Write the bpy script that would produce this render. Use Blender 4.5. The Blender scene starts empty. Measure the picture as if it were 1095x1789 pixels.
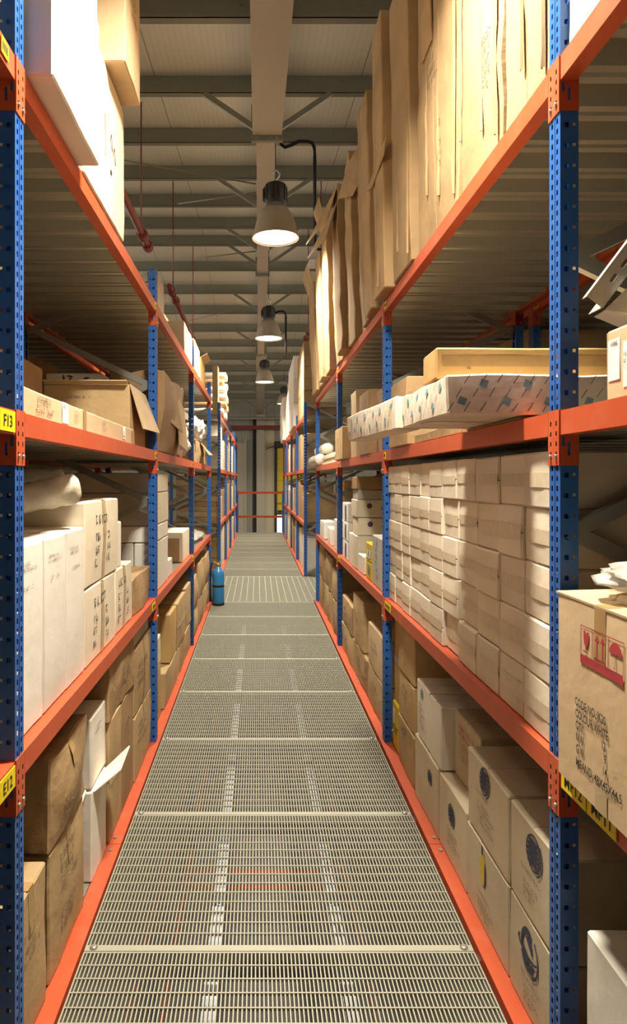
import bpy, bmesh, math, random
from mathutils import Vector, Matrix, noise
PI = math.pi
SC = bpy.context.scene
COL = SC.collection
RND = random.Random(7)

# ---------------------------------------------------------------- measures (metres)
EYE = 1.90
XR, XL = 0.91, 0.73           # distance of the rack faces from the line of sight
LV = [0.0, 1.05, 2.108, 3.175]  # top of the beams
TOP = 3.42                    # upright tops
NEAR = [-0.73, 2.07, 4.87, 7.67, 10.47]
FAR = [13.2, 15.9, 18.6, 21.3, 24.0]
DEPTH = 1.0

# ---------------------------------------------------------------- materials
def lin(c):
    return tuple(((v/255)/12.92 if v/255 <= .04045 else ((v/255+.055)/1.055)**2.4) for v in c)+(1,)

def newmat(name):
    m = bpy.data.materials.new(name); m.use_nodes = True
    nt = m.node_tree; b = nt.nodes['Principled BSDF']
    return m, nt, b

def N(nt, t, **kw):
    n = nt.nodes.new(t)
    for k, v in kw.items():
        if hasattr(n, k): setattr(n, k, v)
    return n

def ramp(nt, c0, c1, p0=0., p1=1.):
    r = nt.nodes.new('ShaderNodeValToRGB')
    r.color_ramp.elements[0].color = c0; r.color_ramp.elements[1].color = c1
    r.color_ramp.elements[0].position = p0; r.color_ramp.elements[1].position = p1
    return r

def mixc(nt, a, b, fac, mode='MIX'):
    m = nt.nodes.new('ShaderNodeMix'); m.data_type = 'RGBA'; m.blend_type = mode
    for s, v in ((m.inputs[0], fac), (m.inputs[6], a), (m.inputs[7], b)):
        if hasattr(v, 'is_output'): nt.links.new(v, s)
        else: s.default_value = v
    return m.outputs[2]

def cardboard(name, c, dark=.80, stain=.5, rough=.85, vary=.10, crease=0.):
    """paper board: mottling, faint flute lines, scuffs and a little change from box to box"""
    m, nt, b = newmat(name); L = nt.links
    tc = N(nt, 'ShaderNodeTexCoord'); oi = N(nt, 'ShaderNodeObjectInfo')
    add = N(nt, 'ShaderNodeVectorMath', operation='ADD'); L.new(tc.outputs['Object'], add.inputs[0])
    sc = N(nt, 'ShaderNodeVectorMath', operation='SCALE'); sc.inputs[0].default_value = (13, 7, 5)
    L.new(oi.outputs['Random'], sc.inputs['Scale']); L.new(sc.outputs[0], add.inputs[1])
    n1 = N(nt, 'ShaderNodeTexNoise'); n1.inputs['Scale'].default_value = 3.2; n1.inputs['Detail'].default_value = 6
    L.new(add.outputs[0], n1.inputs['Vector'])
    base = lin(c); dk = tuple(v*dark for v in base[:3])+(1,)
    r1 = ramp(nt, dk, base, .32, .62); L.new(n1.outputs['Fac'], r1.inputs[0])
    # streaky scuffs
    mp = N(nt, 'ShaderNodeMapping'); mp.inputs['Scale'].default_value = (9, 9, 2.2); L.new(add.outputs[0], mp.inputs[0])
    n2 = N(nt, 'ShaderNodeTexNoise'); n2.inputs['Scale'].default_value = 2.1; n2.inputs['Detail'].default_value = 8; n2.inputs['Roughness'].default_value = .7
    L.new(mp.outputs[0], n2.inputs['Vector'])
    r2 = ramp(nt, (0, 0, 0, 1), (1, 1, 1, 1), .58, .78); L.new(n2.outputs['Fac'], r2.inputs[0])
    mul = N(nt, 'ShaderNodeMath', operation='MULTIPLY'); mul.inputs[1].default_value = stain; L.new(r2.outputs[0], mul.inputs[0])
    st = tuple(v*.62 for v in base[:3])+(1,)
    col = mixc(nt, r1.outputs[0], st, mul.outputs[0])
    # box to box change
    mr = N(nt, 'ShaderNodeMapRange'); mr.inputs['To Min'].default_value = 1-vary; mr.inputs['To Max'].default_value = 1+vary*.5
    L.new(oi.outputs['Random'], mr.inputs[0])
    hv = N(nt, 'ShaderNodeHueSaturation'); L.new(col, hv.inputs['Color']); L.new(mr.outputs[0], hv.inputs['Value'])
    L.new(hv.outputs[0], b.inputs['Base Color'])
    b.inputs['Roughness'].default_value = rough; b.inputs['Specular IOR Level'].default_value = .25
    n3 = N(nt, 'ShaderNodeTexNoise'); n3.inputs['Scale'].default_value = 14; n3.inputs['Detail'].default_value = 3
    L.new(add.outputs[0], n3.inputs['Vector'])
    bp = N(nt, 'ShaderNodeBump'); bp.inputs['Strength'].default_value = .25; bp.inputs['Distance'].default_value = .01
    h = n3.outputs['Fac']
    if crease:
        mp2 = N(nt, 'ShaderNodeMapping'); mp2.inputs['Scale'].default_value = (2.2, 2.2, 3.4); mp2.inputs['Rotation'].default_value = (.3, .5, .2)
        wv = N(nt, 'ShaderNodeVectorMath', operation='ADD'); L.new(add.outputs[0], wv.inputs[0]); L.new(n1.outputs['Color'], wv.inputs[1]); L.new(wv.outputs[0], mp2.inputs[0])
        vo = N(nt, 'ShaderNodeTexVoronoi'); vo.feature = 'F1'; vo.inputs['Scale'].default_value = 1.3; L.new(mp2.outputs[0], vo.inputs['Vector'])
        ad = N(nt, 'ShaderNodeMath', operation='MULTIPLY_ADD'); ad.inputs[1].default_value = crease*1.4; L.new(vo.outputs['Distance'], ad.inputs[0]); L.new(h, ad.inputs[2]); h = ad.outputs[0]
        bp.inputs['Strength'].default_value = .4
    L.new(h, bp.inputs['Height']); L.new(bp.outputs[0], b.inputs['Normal'])
    return m

def paint(name, c, rough=.4, metal=0., wear=.15, spec=.5, scale=9., wearc=None):
    m, nt, b = newmat(name); L = nt.links
    tc = N(nt, 'ShaderNodeTexCoord')
    n1 = N(nt, 'ShaderNodeTexNoise'); n1.inputs['Scale'].default_value = scale; n1.inputs['Detail'].default_value = 7; n1.inputs['Roughness'].default_value = .65
    L.new(tc.outputs['Object'], n1.inputs['Vector'])
    base = lin(c); wc = lin(wearc) if wearc else tuple(v*.6 for v in base[:3])+(1,)
    r = ramp(nt, (0, 0, 0, 1), (1, 1, 1, 1), .5, .8); L.new(n1.outputs['Fac'], r.inputs[0])
    mu = N(nt, 'ShaderNodeMath', operation='MULTIPLY'); mu.inputs[1].default_value = wear; L.new(r.outputs[0], mu.inputs[0])
    L.new(mixc(nt, base, wc, mu.outputs[0]), b.inputs['Base Color'])
    b.inputs['Roughness'].default_value = rough; b.inputs['Metallic'].default_value = metal
    b.inputs['Specular IOR Level'].default_value = spec
    return m

def flat(name, c, rough=.7, metal=0., spec=.3):
    m, nt, b = newmat(name)
    tc = N(nt, 'ShaderNodeTexCoord'); n1 = N(nt, 'ShaderNodeTexNoise'); n1.inputs['Scale'].default_value = 30
    nt.links.new(tc.outputs['Object'], n1.inputs['Vector'])
    base = lin(c); r = ramp(nt, tuple(v*.9 for v in base[:3])+(1,), base, .35, .65)
    nt.links.new(n1.outputs['Fac'], r.inputs[0]); nt.links.new(r.outputs[0], b.inputs['Base Color'])
    b.inputs['Roughness'].default_value = rough; b.inputs['Metallic'].default_value = metal; b.inputs['Specular IOR Level'].default_value = spec
    return m

def film(name, c, alpha=.6, rough=.22):
    m, nt, b = newmat(name)
    tc = N(nt, 'ShaderNodeTexCoord'); n1 = N(nt, 'ShaderNodeTexNoise'); n1.inputs['Scale'].default_value = 11; n1.inputs['Detail'].default_value = 5
    nt.links.new(tc.outputs['Object'], n1.inputs['Vector'])
    base = lin(c); r = ramp(nt, tuple(v*.75 for v in base[:3])+(1,), base, .3, .7)
    nt.links.new(n1.outputs['Fac'], r.inputs[0]); nt.links.new(r.outputs[0], b.inputs['Base Color'])
    b.inputs['Roughness'].default_value = rough; b.inputs['Alpha'].default_value = alpha
    b.inputs['Specular IOR Level'].default_value = .7
    bp = N(nt, 'ShaderNodeBump'); bp.inputs['Strength'].default_value = .5; bp.inputs['Distance'].default_value = .02
    nt.links.new(n1.outputs['Fac'], bp.inputs['Height']); nt.links.new(bp.outputs[0], b.inputs['Normal'])
    return m

def glow(name, c, strength):
    m, nt, b = newmat(name)
    b.inputs['Base Color'].default_value = lin(c); b.inputs['Emission Color'].default_value = lin(c)
    b.inputs['Emission Strength'].default_value = strength
    return m

M = {}
M['kraft'] = cardboard('kraft_board', (188, 158, 114), stain=.6, crease=.35)
M['kraft_light'] = cardboard('light_kraft_board', (208, 180, 140), dark=.88, stain=.3)
M['kraft_dark'] = cardboard('dark_kraft_board', (164, 132, 94), dark=.72, stain=.7)
M['kraft_worn'] = cardboard('worn_kraft_board', (178, 146, 104), dark=.68, stain=.85, crease=1.)
M['kraft_yellow'] = cardboard('yellowish_kraft_board', (204, 166, 106), dark=.85, stain=.3)
M['tan_tall'] = cardboard('tan_tall_board', (172, 141, 100), dark=.76, stain=.6, crease=.35)
M['cream'] = cardboard('cream_board', (224, 210, 182), dark=.9, stain=.25)
M['white_board'] = cardboard('white_board', (230, 222, 206), dark=.92, stain=.22)
M['small_white'] = cardboard('small_carton_board', (226, 210, 184), dark=.9, stain=.3, vary=.07)
M['logo_board'] = cardboard('offwhite_board', (206, 190, 160), dark=.88, stain=.35)
M['purple_board'] = cardboard('purple_print_board', (84, 62, 104), dark=.8, stain=.2)
M['yellow_board'] = cardboard('yellow_print_board', (216, 188, 58), dark=.85, stain=.2)
M['red_board'] = cardboard('red_print_board', (150, 62, 48), dark=.8, stain=.3)
M['grey_board'] = cardboard('grey_board', (186, 180, 166), dark=.86, stain=.3)
M['tape'] = flat('packing_tape', (172, 138, 88), .35, 0, .5)
M['tape_pale'] = flat('pale_packing_tape', (190, 168, 128), .4, 0, .5)
M['tape_grey'] = flat('clear_packing_tape', (210, 192, 162), .45, 0, .4)
M['ink'] = flat('black_print_ink', (62, 56, 50), .8)
M['ink_soft'] = flat('faded_print_ink', (120, 104, 82), .8)
M['ink_red'] = flat('red_print_ink', (172, 60, 62), .8)
M['ink_blue'] = flat('dark_blue_print_ink', (66, 68, 90), .8)
M['ink_purple'] = flat('purple_print_ink', (96, 70, 104), .8)
M['ink_teal'] = flat('teal_print_ink', (122, 146, 152), .8)
M['paper'] = flat('sticker_paper', (236, 232, 222), .6)
M['blue'] = paint('blue_rack_paint', (40, 92, 164), .38, 0, .22, .5, 14)
M['orange'] = paint('orange_rack_paint', (190, 82, 46), .42, 0, .3, .4, 7, (214, 132, 100))
M['galv'] = paint('galvanised_steel', (158, 156, 146), .42, .75, .3, .5, 12)
M['deckm'] = paint('galvanised_deck', (176, 172, 154), .30, .6, .25, .5, 5)
M['grate'] = paint('pale_grating_coating', (160, 156, 136), .5, .1, .25, .4, 10)
M['yellow'] = flat('yellow_plate', (240, 212, 30), .5)
M['plate_ink'] = flat('plate_ink', (30, 28, 24), .6)
M['bolt'] = flat('zinc_bolt', (205, 200, 190), .3, .8)
M['purlin'] = paint('grey_purlin_coating', (140, 138, 122), .5, .25, .2)
M['rafter'] = paint('pale_rafter_paint', (178, 168, 150), .55, 0, .12)
M['lampshell'] = paint('lamp_aluminium', (176, 162, 142), .45, .35, .12)
M['lampdark'] = flat('lamp_ballast_black', (52, 48, 44), .5)
M['lens'] = glow('lit_lens', (255, 246, 226), 7.0)
M['pipe_red'] = paint('red_pipe_paint', (120, 44, 34), .45)
M['black'] = flat('black_rubber', (34, 33, 32), .5)
M['cyl_blue'] = paint('extinguisher_blue', (44, 122, 176), .25, 0, .08, .6)
M['brass'] = flat('brass', (214, 170, 70), .35, .6)
M['steel'] = flat('bright_steel', (198, 192, 180), .38, .6)
M['film'] = film('clear_stretch_film', (236, 230, 214), .62)
M['bag'] = film('milky_bag_film', (226, 214, 188), .92, .35)
M['foil'] = film('silvery_film', (226, 224, 218), .95, .2)
M['roll_brown'] = cardboard('brown_wrap_paper', (196, 156, 104), dark=.8)
M['roll_white'] = film('white_roll_film', (232, 224, 206), .97, .35)
M['housing'] = flat('white_housing', (222, 226, 230), .4)
M['tube'] = glow('lit_tube', (226, 236, 255), .8)
M['concrete'] = paint('grey_concrete', (120, 116, 106), .7, 0, .3, .3, 3)
M['doory'] = paint('yellow_door_paint', (222, 186, 46), .45, 0, .1)
M['dark_gap'] = flat('dark_seal_and_gap_shade', (56, 54, 48), .8)
M['daylight'] = glow('daylit_sheet', (226, 236, 250), 1.2)

# ---------------------------------------------------------------- mesh helpers
class MB:
    def __init__(s): s.v = []; s.f = []; s.m = []; s.cur = 0; s.sm = []; s.smooth = False
    def quad(s, *p):
        n = len(s.v); s.v += [tuple(q) for q in p]; s.f.append(tuple(range(n, n+len(p)))); s.m.append(s.cur); s.sm.append(s.smooth)
    def box(s, x0, x1, y0, y1, z0, z1):
        n = len(s.v)
        s.v += [(x0,y0,z0),(x1,y0,z0),(x1,y1,z0),(x0,y1,z0),(x0,y0,z1),(x1,y0,z1),(x1,y1,z1),(x0,y1,z1)]
        for f in ((0,3,2,1),(4,5,6,7),(0,1,5,4),(1,2,6,5),(2,3,7,6),(3,0,4,7)):
            s.f.append(tuple(n+i for i in f)); s.m.append(s.cur); s.sm.append(False)
    def bar(s, p, q, w, h, up=(0,0,1)):
        """box section w by h from p to q"""
        p = Vector(p); q = Vector(q); d = (q-p).normalized(); up = Vector(up)
        a = d.cross(up)
        if a.length < 1e-4: a = d.cross(Vector((1,0,0)))
        a.normalize(); b = a.cross(d).normalized(); n = len(s.v)
        for c in (p, q):
            for i, j in ((-1,-1),(1,-1),(1,1),(-1,1)): s.v.append(tuple(c+a*(w/2*i)+b*(h/2*j)))
        for f in ((0,1,2,3),(7,6,5,4),(0,4,5,1),(1,5,6,2),(2,6,7,3),(3,7,4,0)):
            s.f.append(tuple(n+i for i in f)); s.m.append(s.cur); s.sm.append(False)
    def lathe(s, prof, c=(0,0,0), seg=32, axis='z', smooth=True, cap=True):
        c = Vector(c); n = len(s.v)
        for r, h in prof:
            for k in range(seg):
                a = 2*PI*k/seg; x, y = r*math.cos(a), r*math.sin(a)
                s.v.append(tuple(c+{'z': Vector((x,y,h)), 'x': Vector((h,x,y)), 'y': Vector((x,h,y))}[axis]))
        for i in range(len(prof)-1):
            for k in range(seg):
                k2 = (k+1) % seg
                s.f.append((n+i*seg+k, n+i*seg+k2, n+(i+1)*seg+k2, n+(i+1)*seg+k)); s.m.append(s.cur); s.sm.append(smooth)
        if cap:
            for i in (0, len(prof)-1):
                s.f.append(tuple(n+i*seg+k for k in range(seg))); s.m.append(s.cur); s.sm.append(False)
    def tube(s, pts, r, seg=10):
        pts = [Vector(p) for p in pts]; n = len(s.v); prev = None
        for i, p in enumerate(pts):
            d = (pts[min(i+1, len(pts)-1)]-pts[max(i-1, 0)]).normalized()
            a = d.cross(Vector((0,0,1)))
            if a.length < .05: a = d.cross(Vector((0,1,0)))
            a.normalize()
            if prev is not None and a.dot(prev) < 0: a = -a
            prev = a; b = d.cross(a)
            rr = r[i] if isinstance(r, (list, tuple)) else r
            for k in range(seg):
                t = 2*PI*k/seg; s.v.append(tuple(p+a*(rr*math.cos(t))+b*(rr*math.sin(t))))
        for i in range(len(pts)-1):
            for k in range(seg):
                k2 = (k+1) % seg
                s.f.append((n+i*seg+k, n+i*seg+k2, n+(i+1)*seg+k2, n+(i+1)*seg+k)); s.m.append(s.cur); s.sm.append(True)
        for i in (0, len(pts)-1):
            s.f.append(tuple(n+i*seg+k for k in range(seg))); s.m.append(s.cur); s.sm.append(False)
    def slab(s, pts, t):
        """sheet of thickness t on a planar polygon"""
        P = [Vector(p) for p in pts]; nn = (P[1]-P[0]).cross(P[2]-P[0]).normalized()*t; n = len(s.v); k = len(P)
        s.v += [tuple(p) for p in P]+[tuple(p+nn) for p in P]
        s.f.append(tuple(n+i for i in range(k))[::-1]); s.f.append(tuple(n+k+i for i in range(k)))
        for i in range(k):
            j = (i+1) % k; s.f.append((n+i, n+j, n+k+j, n+k+i))
        s.m += [s.cur]*(k+2); s.sm += [False]*(k+2)
    def plate(s, o, u, v, w, h, cols):
        """sheet o + a*u + b*v; cols = [(centre, width, first, pitch, height)] gives columns of real punched holes"""
        o, u, v = Vector(o), Vector(u), Vector(v)
        def q(a0, a1, b0, b1):
            if a1-a0 > 1e-6 and b1-b0 > 1e-6: s.quad(o+u*a0+v*b0, o+u*a1+v*b0, o+u*a1+v*b1, o+u*a0+v*b1)
        a = 0
        for c, cw, f, pit, hh in sorted(cols):
            q(a, c-cw/2, 0, h); b = 0; z = f
            while z+hh/2 < h-.004:
                q(c-cw/2, c+cw/2, b, z-hh/2); b = z+hh/2
                if pit <= 0: break
                z += pit
            q(c-cw/2, c+cw/2, b, h); a = c+cw/2
        q(a, w, 0, h)
    def mesh(s, name):
        me = bpy.data.meshes.new(name); me.from_pydata(s.v, [], s.f)
        for p, mi, sm in zip(me.polygons, s.m, s.sm): p.material_index = mi; p.use_smooth = sm
        bm = bmesh.new(); bm.from_mesh(me); bmesh.ops.recalc_face_normals(bm, faces=bm.faces); bm.to_mesh(me); bm.free()
        return me
    def build(s, name, mats, parent=None, loc=None):
        me = s.mesh(name)
        for m in (mats if isinstance(mats, (list, tuple)) else [mats]): me.materials.append(m)
        return put(name, me, parent, loc)

def put(name, me, parent=None, loc=None):
    o = bpy.data.objects.new(name, me); COL.objects.link(o)
    if parent is not None: o.parent = parent
    if loc is not None: o.location = loc
    return o

LABELS = {}
def tag(o, label, cat, group=None):
    o['label'] = label; o['category'] = cat
    if group: o['group'] = group
    LABELS.setdefault(label, []).append(o.name)
    return o
def empty(name, loc, label, cat, group=None):
    o = bpy.data.objects.new(name, None); COL.objects.link(o); o.location = loc; o.empty_display_size = .1
    return tag(o, label, cat, group)
def struct(o, kind='structure'):
    o['kind'] = kind; return o
def dup_tree(o, parent=None):
    c = o.copy(); COL.objects.link(c)
    if parent is not None: c.parent = parent
    for ch in list(o.children): dup_tree(ch, c)
    return c
ORD = ['first', 'second', 'third', 'fourth', 'fifth', 'sixth', 'seventh', 'eighth', 'ninth', 'tenth', 'eleventh', 'twelfth',
       'thirteenth', 'fourteenth', 'fifteenth', 'sixteenth', 'seventeenth', 'eighteenth', 'nineteenth', 'twentieth',
       'twenty-first', 'twenty-second', 'twenty-third']

_fontcache = {}
def text_polys(txt, size):
    """the letters of txt as flat polygons, baseline at 0, cap height = size"""
    key = txt
    if key not in _fontcache:
        cu = bpy.data.curves.new('lettering', 'FONT'); cu.body = txt; cu.size = 1.0; cu.resolution_u = 3; cu.offset = .012; cu.fill_mode = 'FRONT'
        ob = bpy.data.objects.new('lettering', cu); COL.objects.link(ob)
        dg = bpy.context.evaluated_depsgraph_get(); me = bpy.data.meshes.new_from_object(ob.evaluated_get(dg))
        _fontcache[key] = ([tuple(v.co) for v in me.vertices], [tuple(p.vertices) for p in me.polygons])
        bpy.data.objects.remove(ob); bpy.data.curves.remove(cu); bpy.data.meshes.remove(me)
    v, f = _fontcache[key]; k = size/.70
    return [(a*k, b*k) for a, b, _ in v], f
# ================================================================= SETTING
def build_setting():
    # ground floor far below the walkway
    b = MB(); b.box(-8.5, 8.5, -2.5, 30.8, -2.6, -2.45); struct(b.build('floor', M['concrete']))
    # roof sheet: two pitches with their ridge across the aisle
    sl = .111; yr = 14.2; h0 = 5.725
    def roofz(y): return h0+sl*y if y < yr else h0+sl*(2*yr-y)
    m, nt, bs = newmat('roof_panel'); L = nt.links
    tc = N(nt, 'ShaderNodeTexCoord'); sep = N(nt, 'ShaderNodeSeparateXYZ'); L.new(tc.outputs['Object'], sep.inputs[0])
    def line(period, width):
        d = N(nt, 'ShaderNodeMath', operation='DIVIDE'); d.inputs[1].default_value = period; L.new(sep.outputs['X'], d.inputs[0])
        f = N(nt, 'ShaderNodeMath', operation='FRACT'); L.new(d.outputs[0], f.inputs[0])
        l = N(nt, 'ShaderNodeMath', operation='LESS_THAN'); l.inputs[1].default_value = width/period; L.new(f.outputs[0], l.inputs[0]); return l.outputs[0]
    c = mixc(nt, lin((226, 220, 202)), lin((214, 208, 190)), line(.066, .008))
    c = mixc(nt, c, lin((110, 104, 90)), line(1.2, .008))
    L.new(c, bs.inputs['Base Color']); bs.inputs['Roughness'].default_value = .35
    b = MB()
    for y0, y1 in ((-2.4, yr), (yr, 30.5)):
        b.quad((-8.5, y0, roofz(y0)), (8.5, y0, roofz(y0)), (8.5, y1, roofz(y1)), (-8.5, y1, roofz(y1)))
        b.quad((-8.5, y0, roofz(y0)+.08), (8.5, y0, roofz(y0)+.08), (8.5, y1, roofz(y1)+.08), (-8.5, y1, roofz(y1)+.08))
    struct(b.build('ceiling', m))
    # walls
    m2, nt, bs = newmat('wall_cladding'); L = nt.links
    tc = N(nt, 'ShaderNodeTexCoord'); sep = N(nt, 'ShaderNodeSeparateXYZ'); L.new(tc.outputs['Object'], sep.inputs[0])
    c = mixc(nt, lin((158, 154, 140)), lin((132, 128, 116)), line(.37, .025))
    L.new(c, bs.inputs['Base Color']); bs.inputs['Roughness'].default_value = .5
    b = MB(); b.box(-8.5, 8.5, 30.5, 30.65, -2.5, 6.2); struct(b.build('wall_back', m2))
    # side walls cut low, with added unseen openings above that let in fill light
    for nme, wn, xa, xb in (('wall_left', 'fill_opening_1', -8.65, -8.5), ('wall_right', 'fill_opening_2', 8.5, 8.65)):
        b = MB(); b.box(xa, xb, -2.4, 30.5, -2.5, 3.5); struct(b.build(nme, m2))
        b = MB(); b.box(xa+.04, xb-.04, -2.4, 30.5, 3.5, 3.56)
        for k in range(16): y = -2.4+32.8*k/15; b.box(xa+.04, xb-.04, y, y+.06, 3.56, roofz(y)-.05)
        struct(b.build(wn, M['galv']))
    b = MB(); b.box(-8.5, 8.5, -2.55, -2.4, -2.5, 5.4); struct(b.build('wall_front', m2))
    # steel column, cladding strips and one painted gap shade of the end wall
    b = MB(); b.box(-.055, .325, 30.24, 30.26, -2.45, 5.1); b.box(.12, .145, 30.26, 30.46, -2.45, 5.1); b.box(-.055, .325, 30.46, 30.48, -2.45, 5.1)
    struct(b.build('trim_1', M['rafter']))
    b = MB(); b.box(-.22, -.06, 30.40, 30.49, -2.45, 4.7); struct(b.build('gap_shade', M['dark_gap']))  # dark strip standing in for the shade of a recessed gap
    b = MB(); b.box(-.98, -.59, 30.40, 30.49, -2.45, 3.55); b.box(-.59, -.51, 30.36, 30.49, -2.45, 3.73); struct(b.build('trim_3', M['rafter']))
    b = MB(); b.box(.33, .76, 30.42, 30.49, -2.45, 4.6); struct(b.build('trim_4', M['cream_wall']))
    # partly raised yellow sectional door at the right of the end wall
    b = MB(); b.cur = 0
    for i in range(6):
        z = .385+i*.49; b.box(.88, 2.15, 30.36, 30.40, z, z+.48)
    b.cur = 1; b.box(.76, .86, 30.28, 30.49, -2.45, 3.5); b.box(.86, 2.2, 30.34, 30.4, .31, .385)
    b.box(.86, 2.15, 30.34, 30.37, .80, .82); b.box(.90, 1.1, 30.3, 30.36, .43, .51)
    d = struct(b.build('door_1', [M['doory'], M['dark_gap']]))
    b = MB(); b.box(.88, 2.15, 30.43, 30.45, -2.2, .31); b.build('door_opening', M['daylight'], d)
    b = MB(); b.box(.74, 1.15, 30.0, 30.36, 3.36, 3.62); b.tube([(.74, 30.2, 3.42), (.42, 30.2, 3.30)], .02, 8); b.build('door_motor', M['lampdark'], d)
    # purlins
    ys = [4.83, 6.28, 7.77, 9.23, 10.68, 12.13, 13.62, 14.66, 15.95, 17.35, 18.8, 20.3, 21.75, 23.2, 24.7, 26.15, 27.6, 29.1]
    for i, y in enumerate(ys):
        zt = roofz(y)-.003; zb = zt-.242; b = MB()
        b.box(-8.4, 8.4, y, y+.007, zb, zt); b.box(-8.4, 8.4, y-.08, y, zb, zb+.007); b.box(-8.4, 8.4, y+.007, y+.08, zt-.007, zt)
        b.box(-8.4, 8.4, y-.08, y-.073, zb, zb+.024)
        for x in (-1.65, -.15+.73*((i % 3)-1), .98, 2.1):
            for dz in (.06, .18): b.lathe([(.014, -.009), (.014, 0)], (x, y, zb+dz), 8, 'y')
        o = b.build('roof_purlin', M['purlin'])
        tag(o, f'grey steel roof purlin across the ceiling, {ORD[i]} from the camera end', 'beam', 'purlins under the roof sheet')
    # rafter along the aisle, lengths bolted end to end
    cx = .11; zo = .684; pd = .25
    r = empty('roof_rafter', (cx, 0, roofz(0)), 'pale steel roof rafter running overhead along the middle of the aisle', 'beam')
    def seg(y0, y1, w):
        def zb(y): return roofz(y)-zo
        pts = [y0]+([yr] if y0 < yr < y1 else [])+[y1]; b = MB()
        for a, c in zip(pts, pts[1:]):
            for (xa, xb, lo, hi) in ((-w/2, w/2, 0, .017), (-.007, .007, .017, zo-pd-.017), (-w/2, w/2, zo-pd-.017, zo-pd)):
                n = len(b.v)
                b.v += [(xa, a, zb(a)+lo), (xb, a, zb(a)+lo), (xb, c, zb(c)+lo), (xa, c, zb(c)+lo), (xa, a, zb(a)+hi), (xb, a, zb(a)+hi), (xb, c, zb(c)+hi), (xa, c, zb(c)+hi)]
                for f in ((0,3,2,1),(4,5,6,7),(0,1,5,4),(1,2,6,5),(2,3,7,6),(3,0,4,7)):
                    b.f.append(tuple(n+k for k in f)); b.m.append(0); b.sm.append(False)
        b.build('rafter_length', M['rafter'], r, (0, 0, -roofz(0)))
    seg(.5, 7.79, .34); seg(7.85, 15.0, .25); seg(15.06, 21.1, .226); seg(21.16, 30.2, .32)
    for y, w in ((7.82, .37), (15.03, .31), (21.13, .33)):
        b = MB(); z = roofz(y)-zo
        b.box(-w/2, w/2, y-.025, y+.025, z-.065, z+.36)
        for k in (-.11, -.037, .037, .11): b.lathe([(.017, -.043), (.017, -.025)], (k, y, z-.03), 8, 'y')
        b.build('end_plate', M['purlin'], r, (0, 0, -roofz(0)))
    for y in (7.77, 10.68, 13.62, 14.66, 17.35, 20.3, 23.2, 26.15, 29.1):
        for sg in (-1, 1):
            b = MB(); z = roofz(y)
            p = Vector((sg*.12, y-.09, z-.666)); q = Vector((sg*.73, y-.09, z-.25))
            b.bar(p, q, .06, .007, (0, 1, 0)); b.bar(p+Vector((0, .027, -.024)), q+Vector((0, .027, -.024)), .007, .055, (0, 1, 0))
            b.build('fly_brace', M['purlin'], r, (0, 0, -roofz(0)))
    # tie rods in the roof plane
    for i, (p, q) in enumerate([((-1.93, 9.65, 6.50), (-.03, 10.6, 6.58)), ((-1.40, 11.8, 6.76), (-.03, 11.2, 6.70)),
                                ((-1.83, 15.3, 6.90), (-.03, 14.8, 6.95)), ((-1.95, 19.2, 6.46), (-.37, 18.2, 6.58))]):
        b = MB(); b.tube([p, q], .012, 8)
        tag(b.build('tie_rod', M['purlin']), f'thin steel tie rod slanting under the roof left of the rafter, {ORD[i]} from the camera', 'rod', 'roof tie rods')
    # sprinkler pipes
    def pipe(x, z, y0, y1, lab, hang, flange):
        e = empty('sprinkler_pipe', (x, y0, z), lab, 'pipe', 'red sprinkler pipes under the roof')
        b = MB(); b.tube([(0, 0, 0), (0, y1-y0, 0)], .044, 14); b.build('pipe', M['pipe_red'], e)
        for y in flange:
            b = MB(); b.lathe([(.044, -.06), (.068, -.06), (.068, -.018), (.056, -.015), (.056, .015), (.068, .018), (.068, .06), (.044, .06)], (0, y-y0, 0), 16, 'y'); b.build('coupling', M['pipe_red'], e)
        for y in hang:
            b = MB(); b.tube([(0, y-y0, .03), (0, y-y0, roofz(y)-z+.01)], .009, 6); b.lathe([(.055, -.015), (.055, .015)], (0, y-y0, 0), 14, 'y'); b.build('hanger', M['pipe_red'], e)
    pipe(-1.47, EYE+3.12, 4.15, 8.98, 'red sprinkler pipe ending in a capped coupling, above the left rack nearest the camera', [8.45], [8.55, 8.95])
    pipe(-1.44, EYE+3.15, 10.9, 17.7, 'long red sprinkler pipe above the left rack, beyond the capped one', [11.4, 14.9], [11.2, 11.8])
    pipe(1.06, EYE+3.08, 10.5, 14.8, 'red sprinkler pipe at the far end of the tall cartons on the right', [11.2, 14.0], [11.0, 14.6])
    # cross bars in front of the end wall
    b = MB(); b.tube([(-8.5, 29.7, 3.45), (-8.0, 29.7, 3.45), (-7.9, 29.7, 4.625), (7.9, 29.7, 4.625), (8.0, 29.7, 3.45), (8.5, 29.7, 3.45)], .06, 12)
    tag(b.build('service_pipe', M['galv']), 'grey service pipe running across high in front of the end wall', 'pipe')
    b = MB(); b.box(-8.4, 8.4, 30.1, 30.17, 4.15, 4.34); tag(b.build('tie_beam', M['pipe_red']), 'dark red tie beam across the far end above the walkway', 'beam')
    # guard rail at the end of the walkway
    g = empty('guard_rail', (0.1, 24.13, 0), 'orange two bar guard rail across the far end of the walkway', 'railing')
    for z in (.567, 1.43):
        b = MB(); b.box(-.83, .81, 0, .04, z-.04, z+.04); b.build('rail', M['orange'], g)
    for x in (-.83, .81):
        b = MB(); b.box(x-.03, x+.03, .04, .09, 0, 1.5); b.build('post', M['blue'], g)
    return roofz

M['cream_wall'] = paint('cream_wall_panel', (206, 192, 160), .5, 0, .1)

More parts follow.
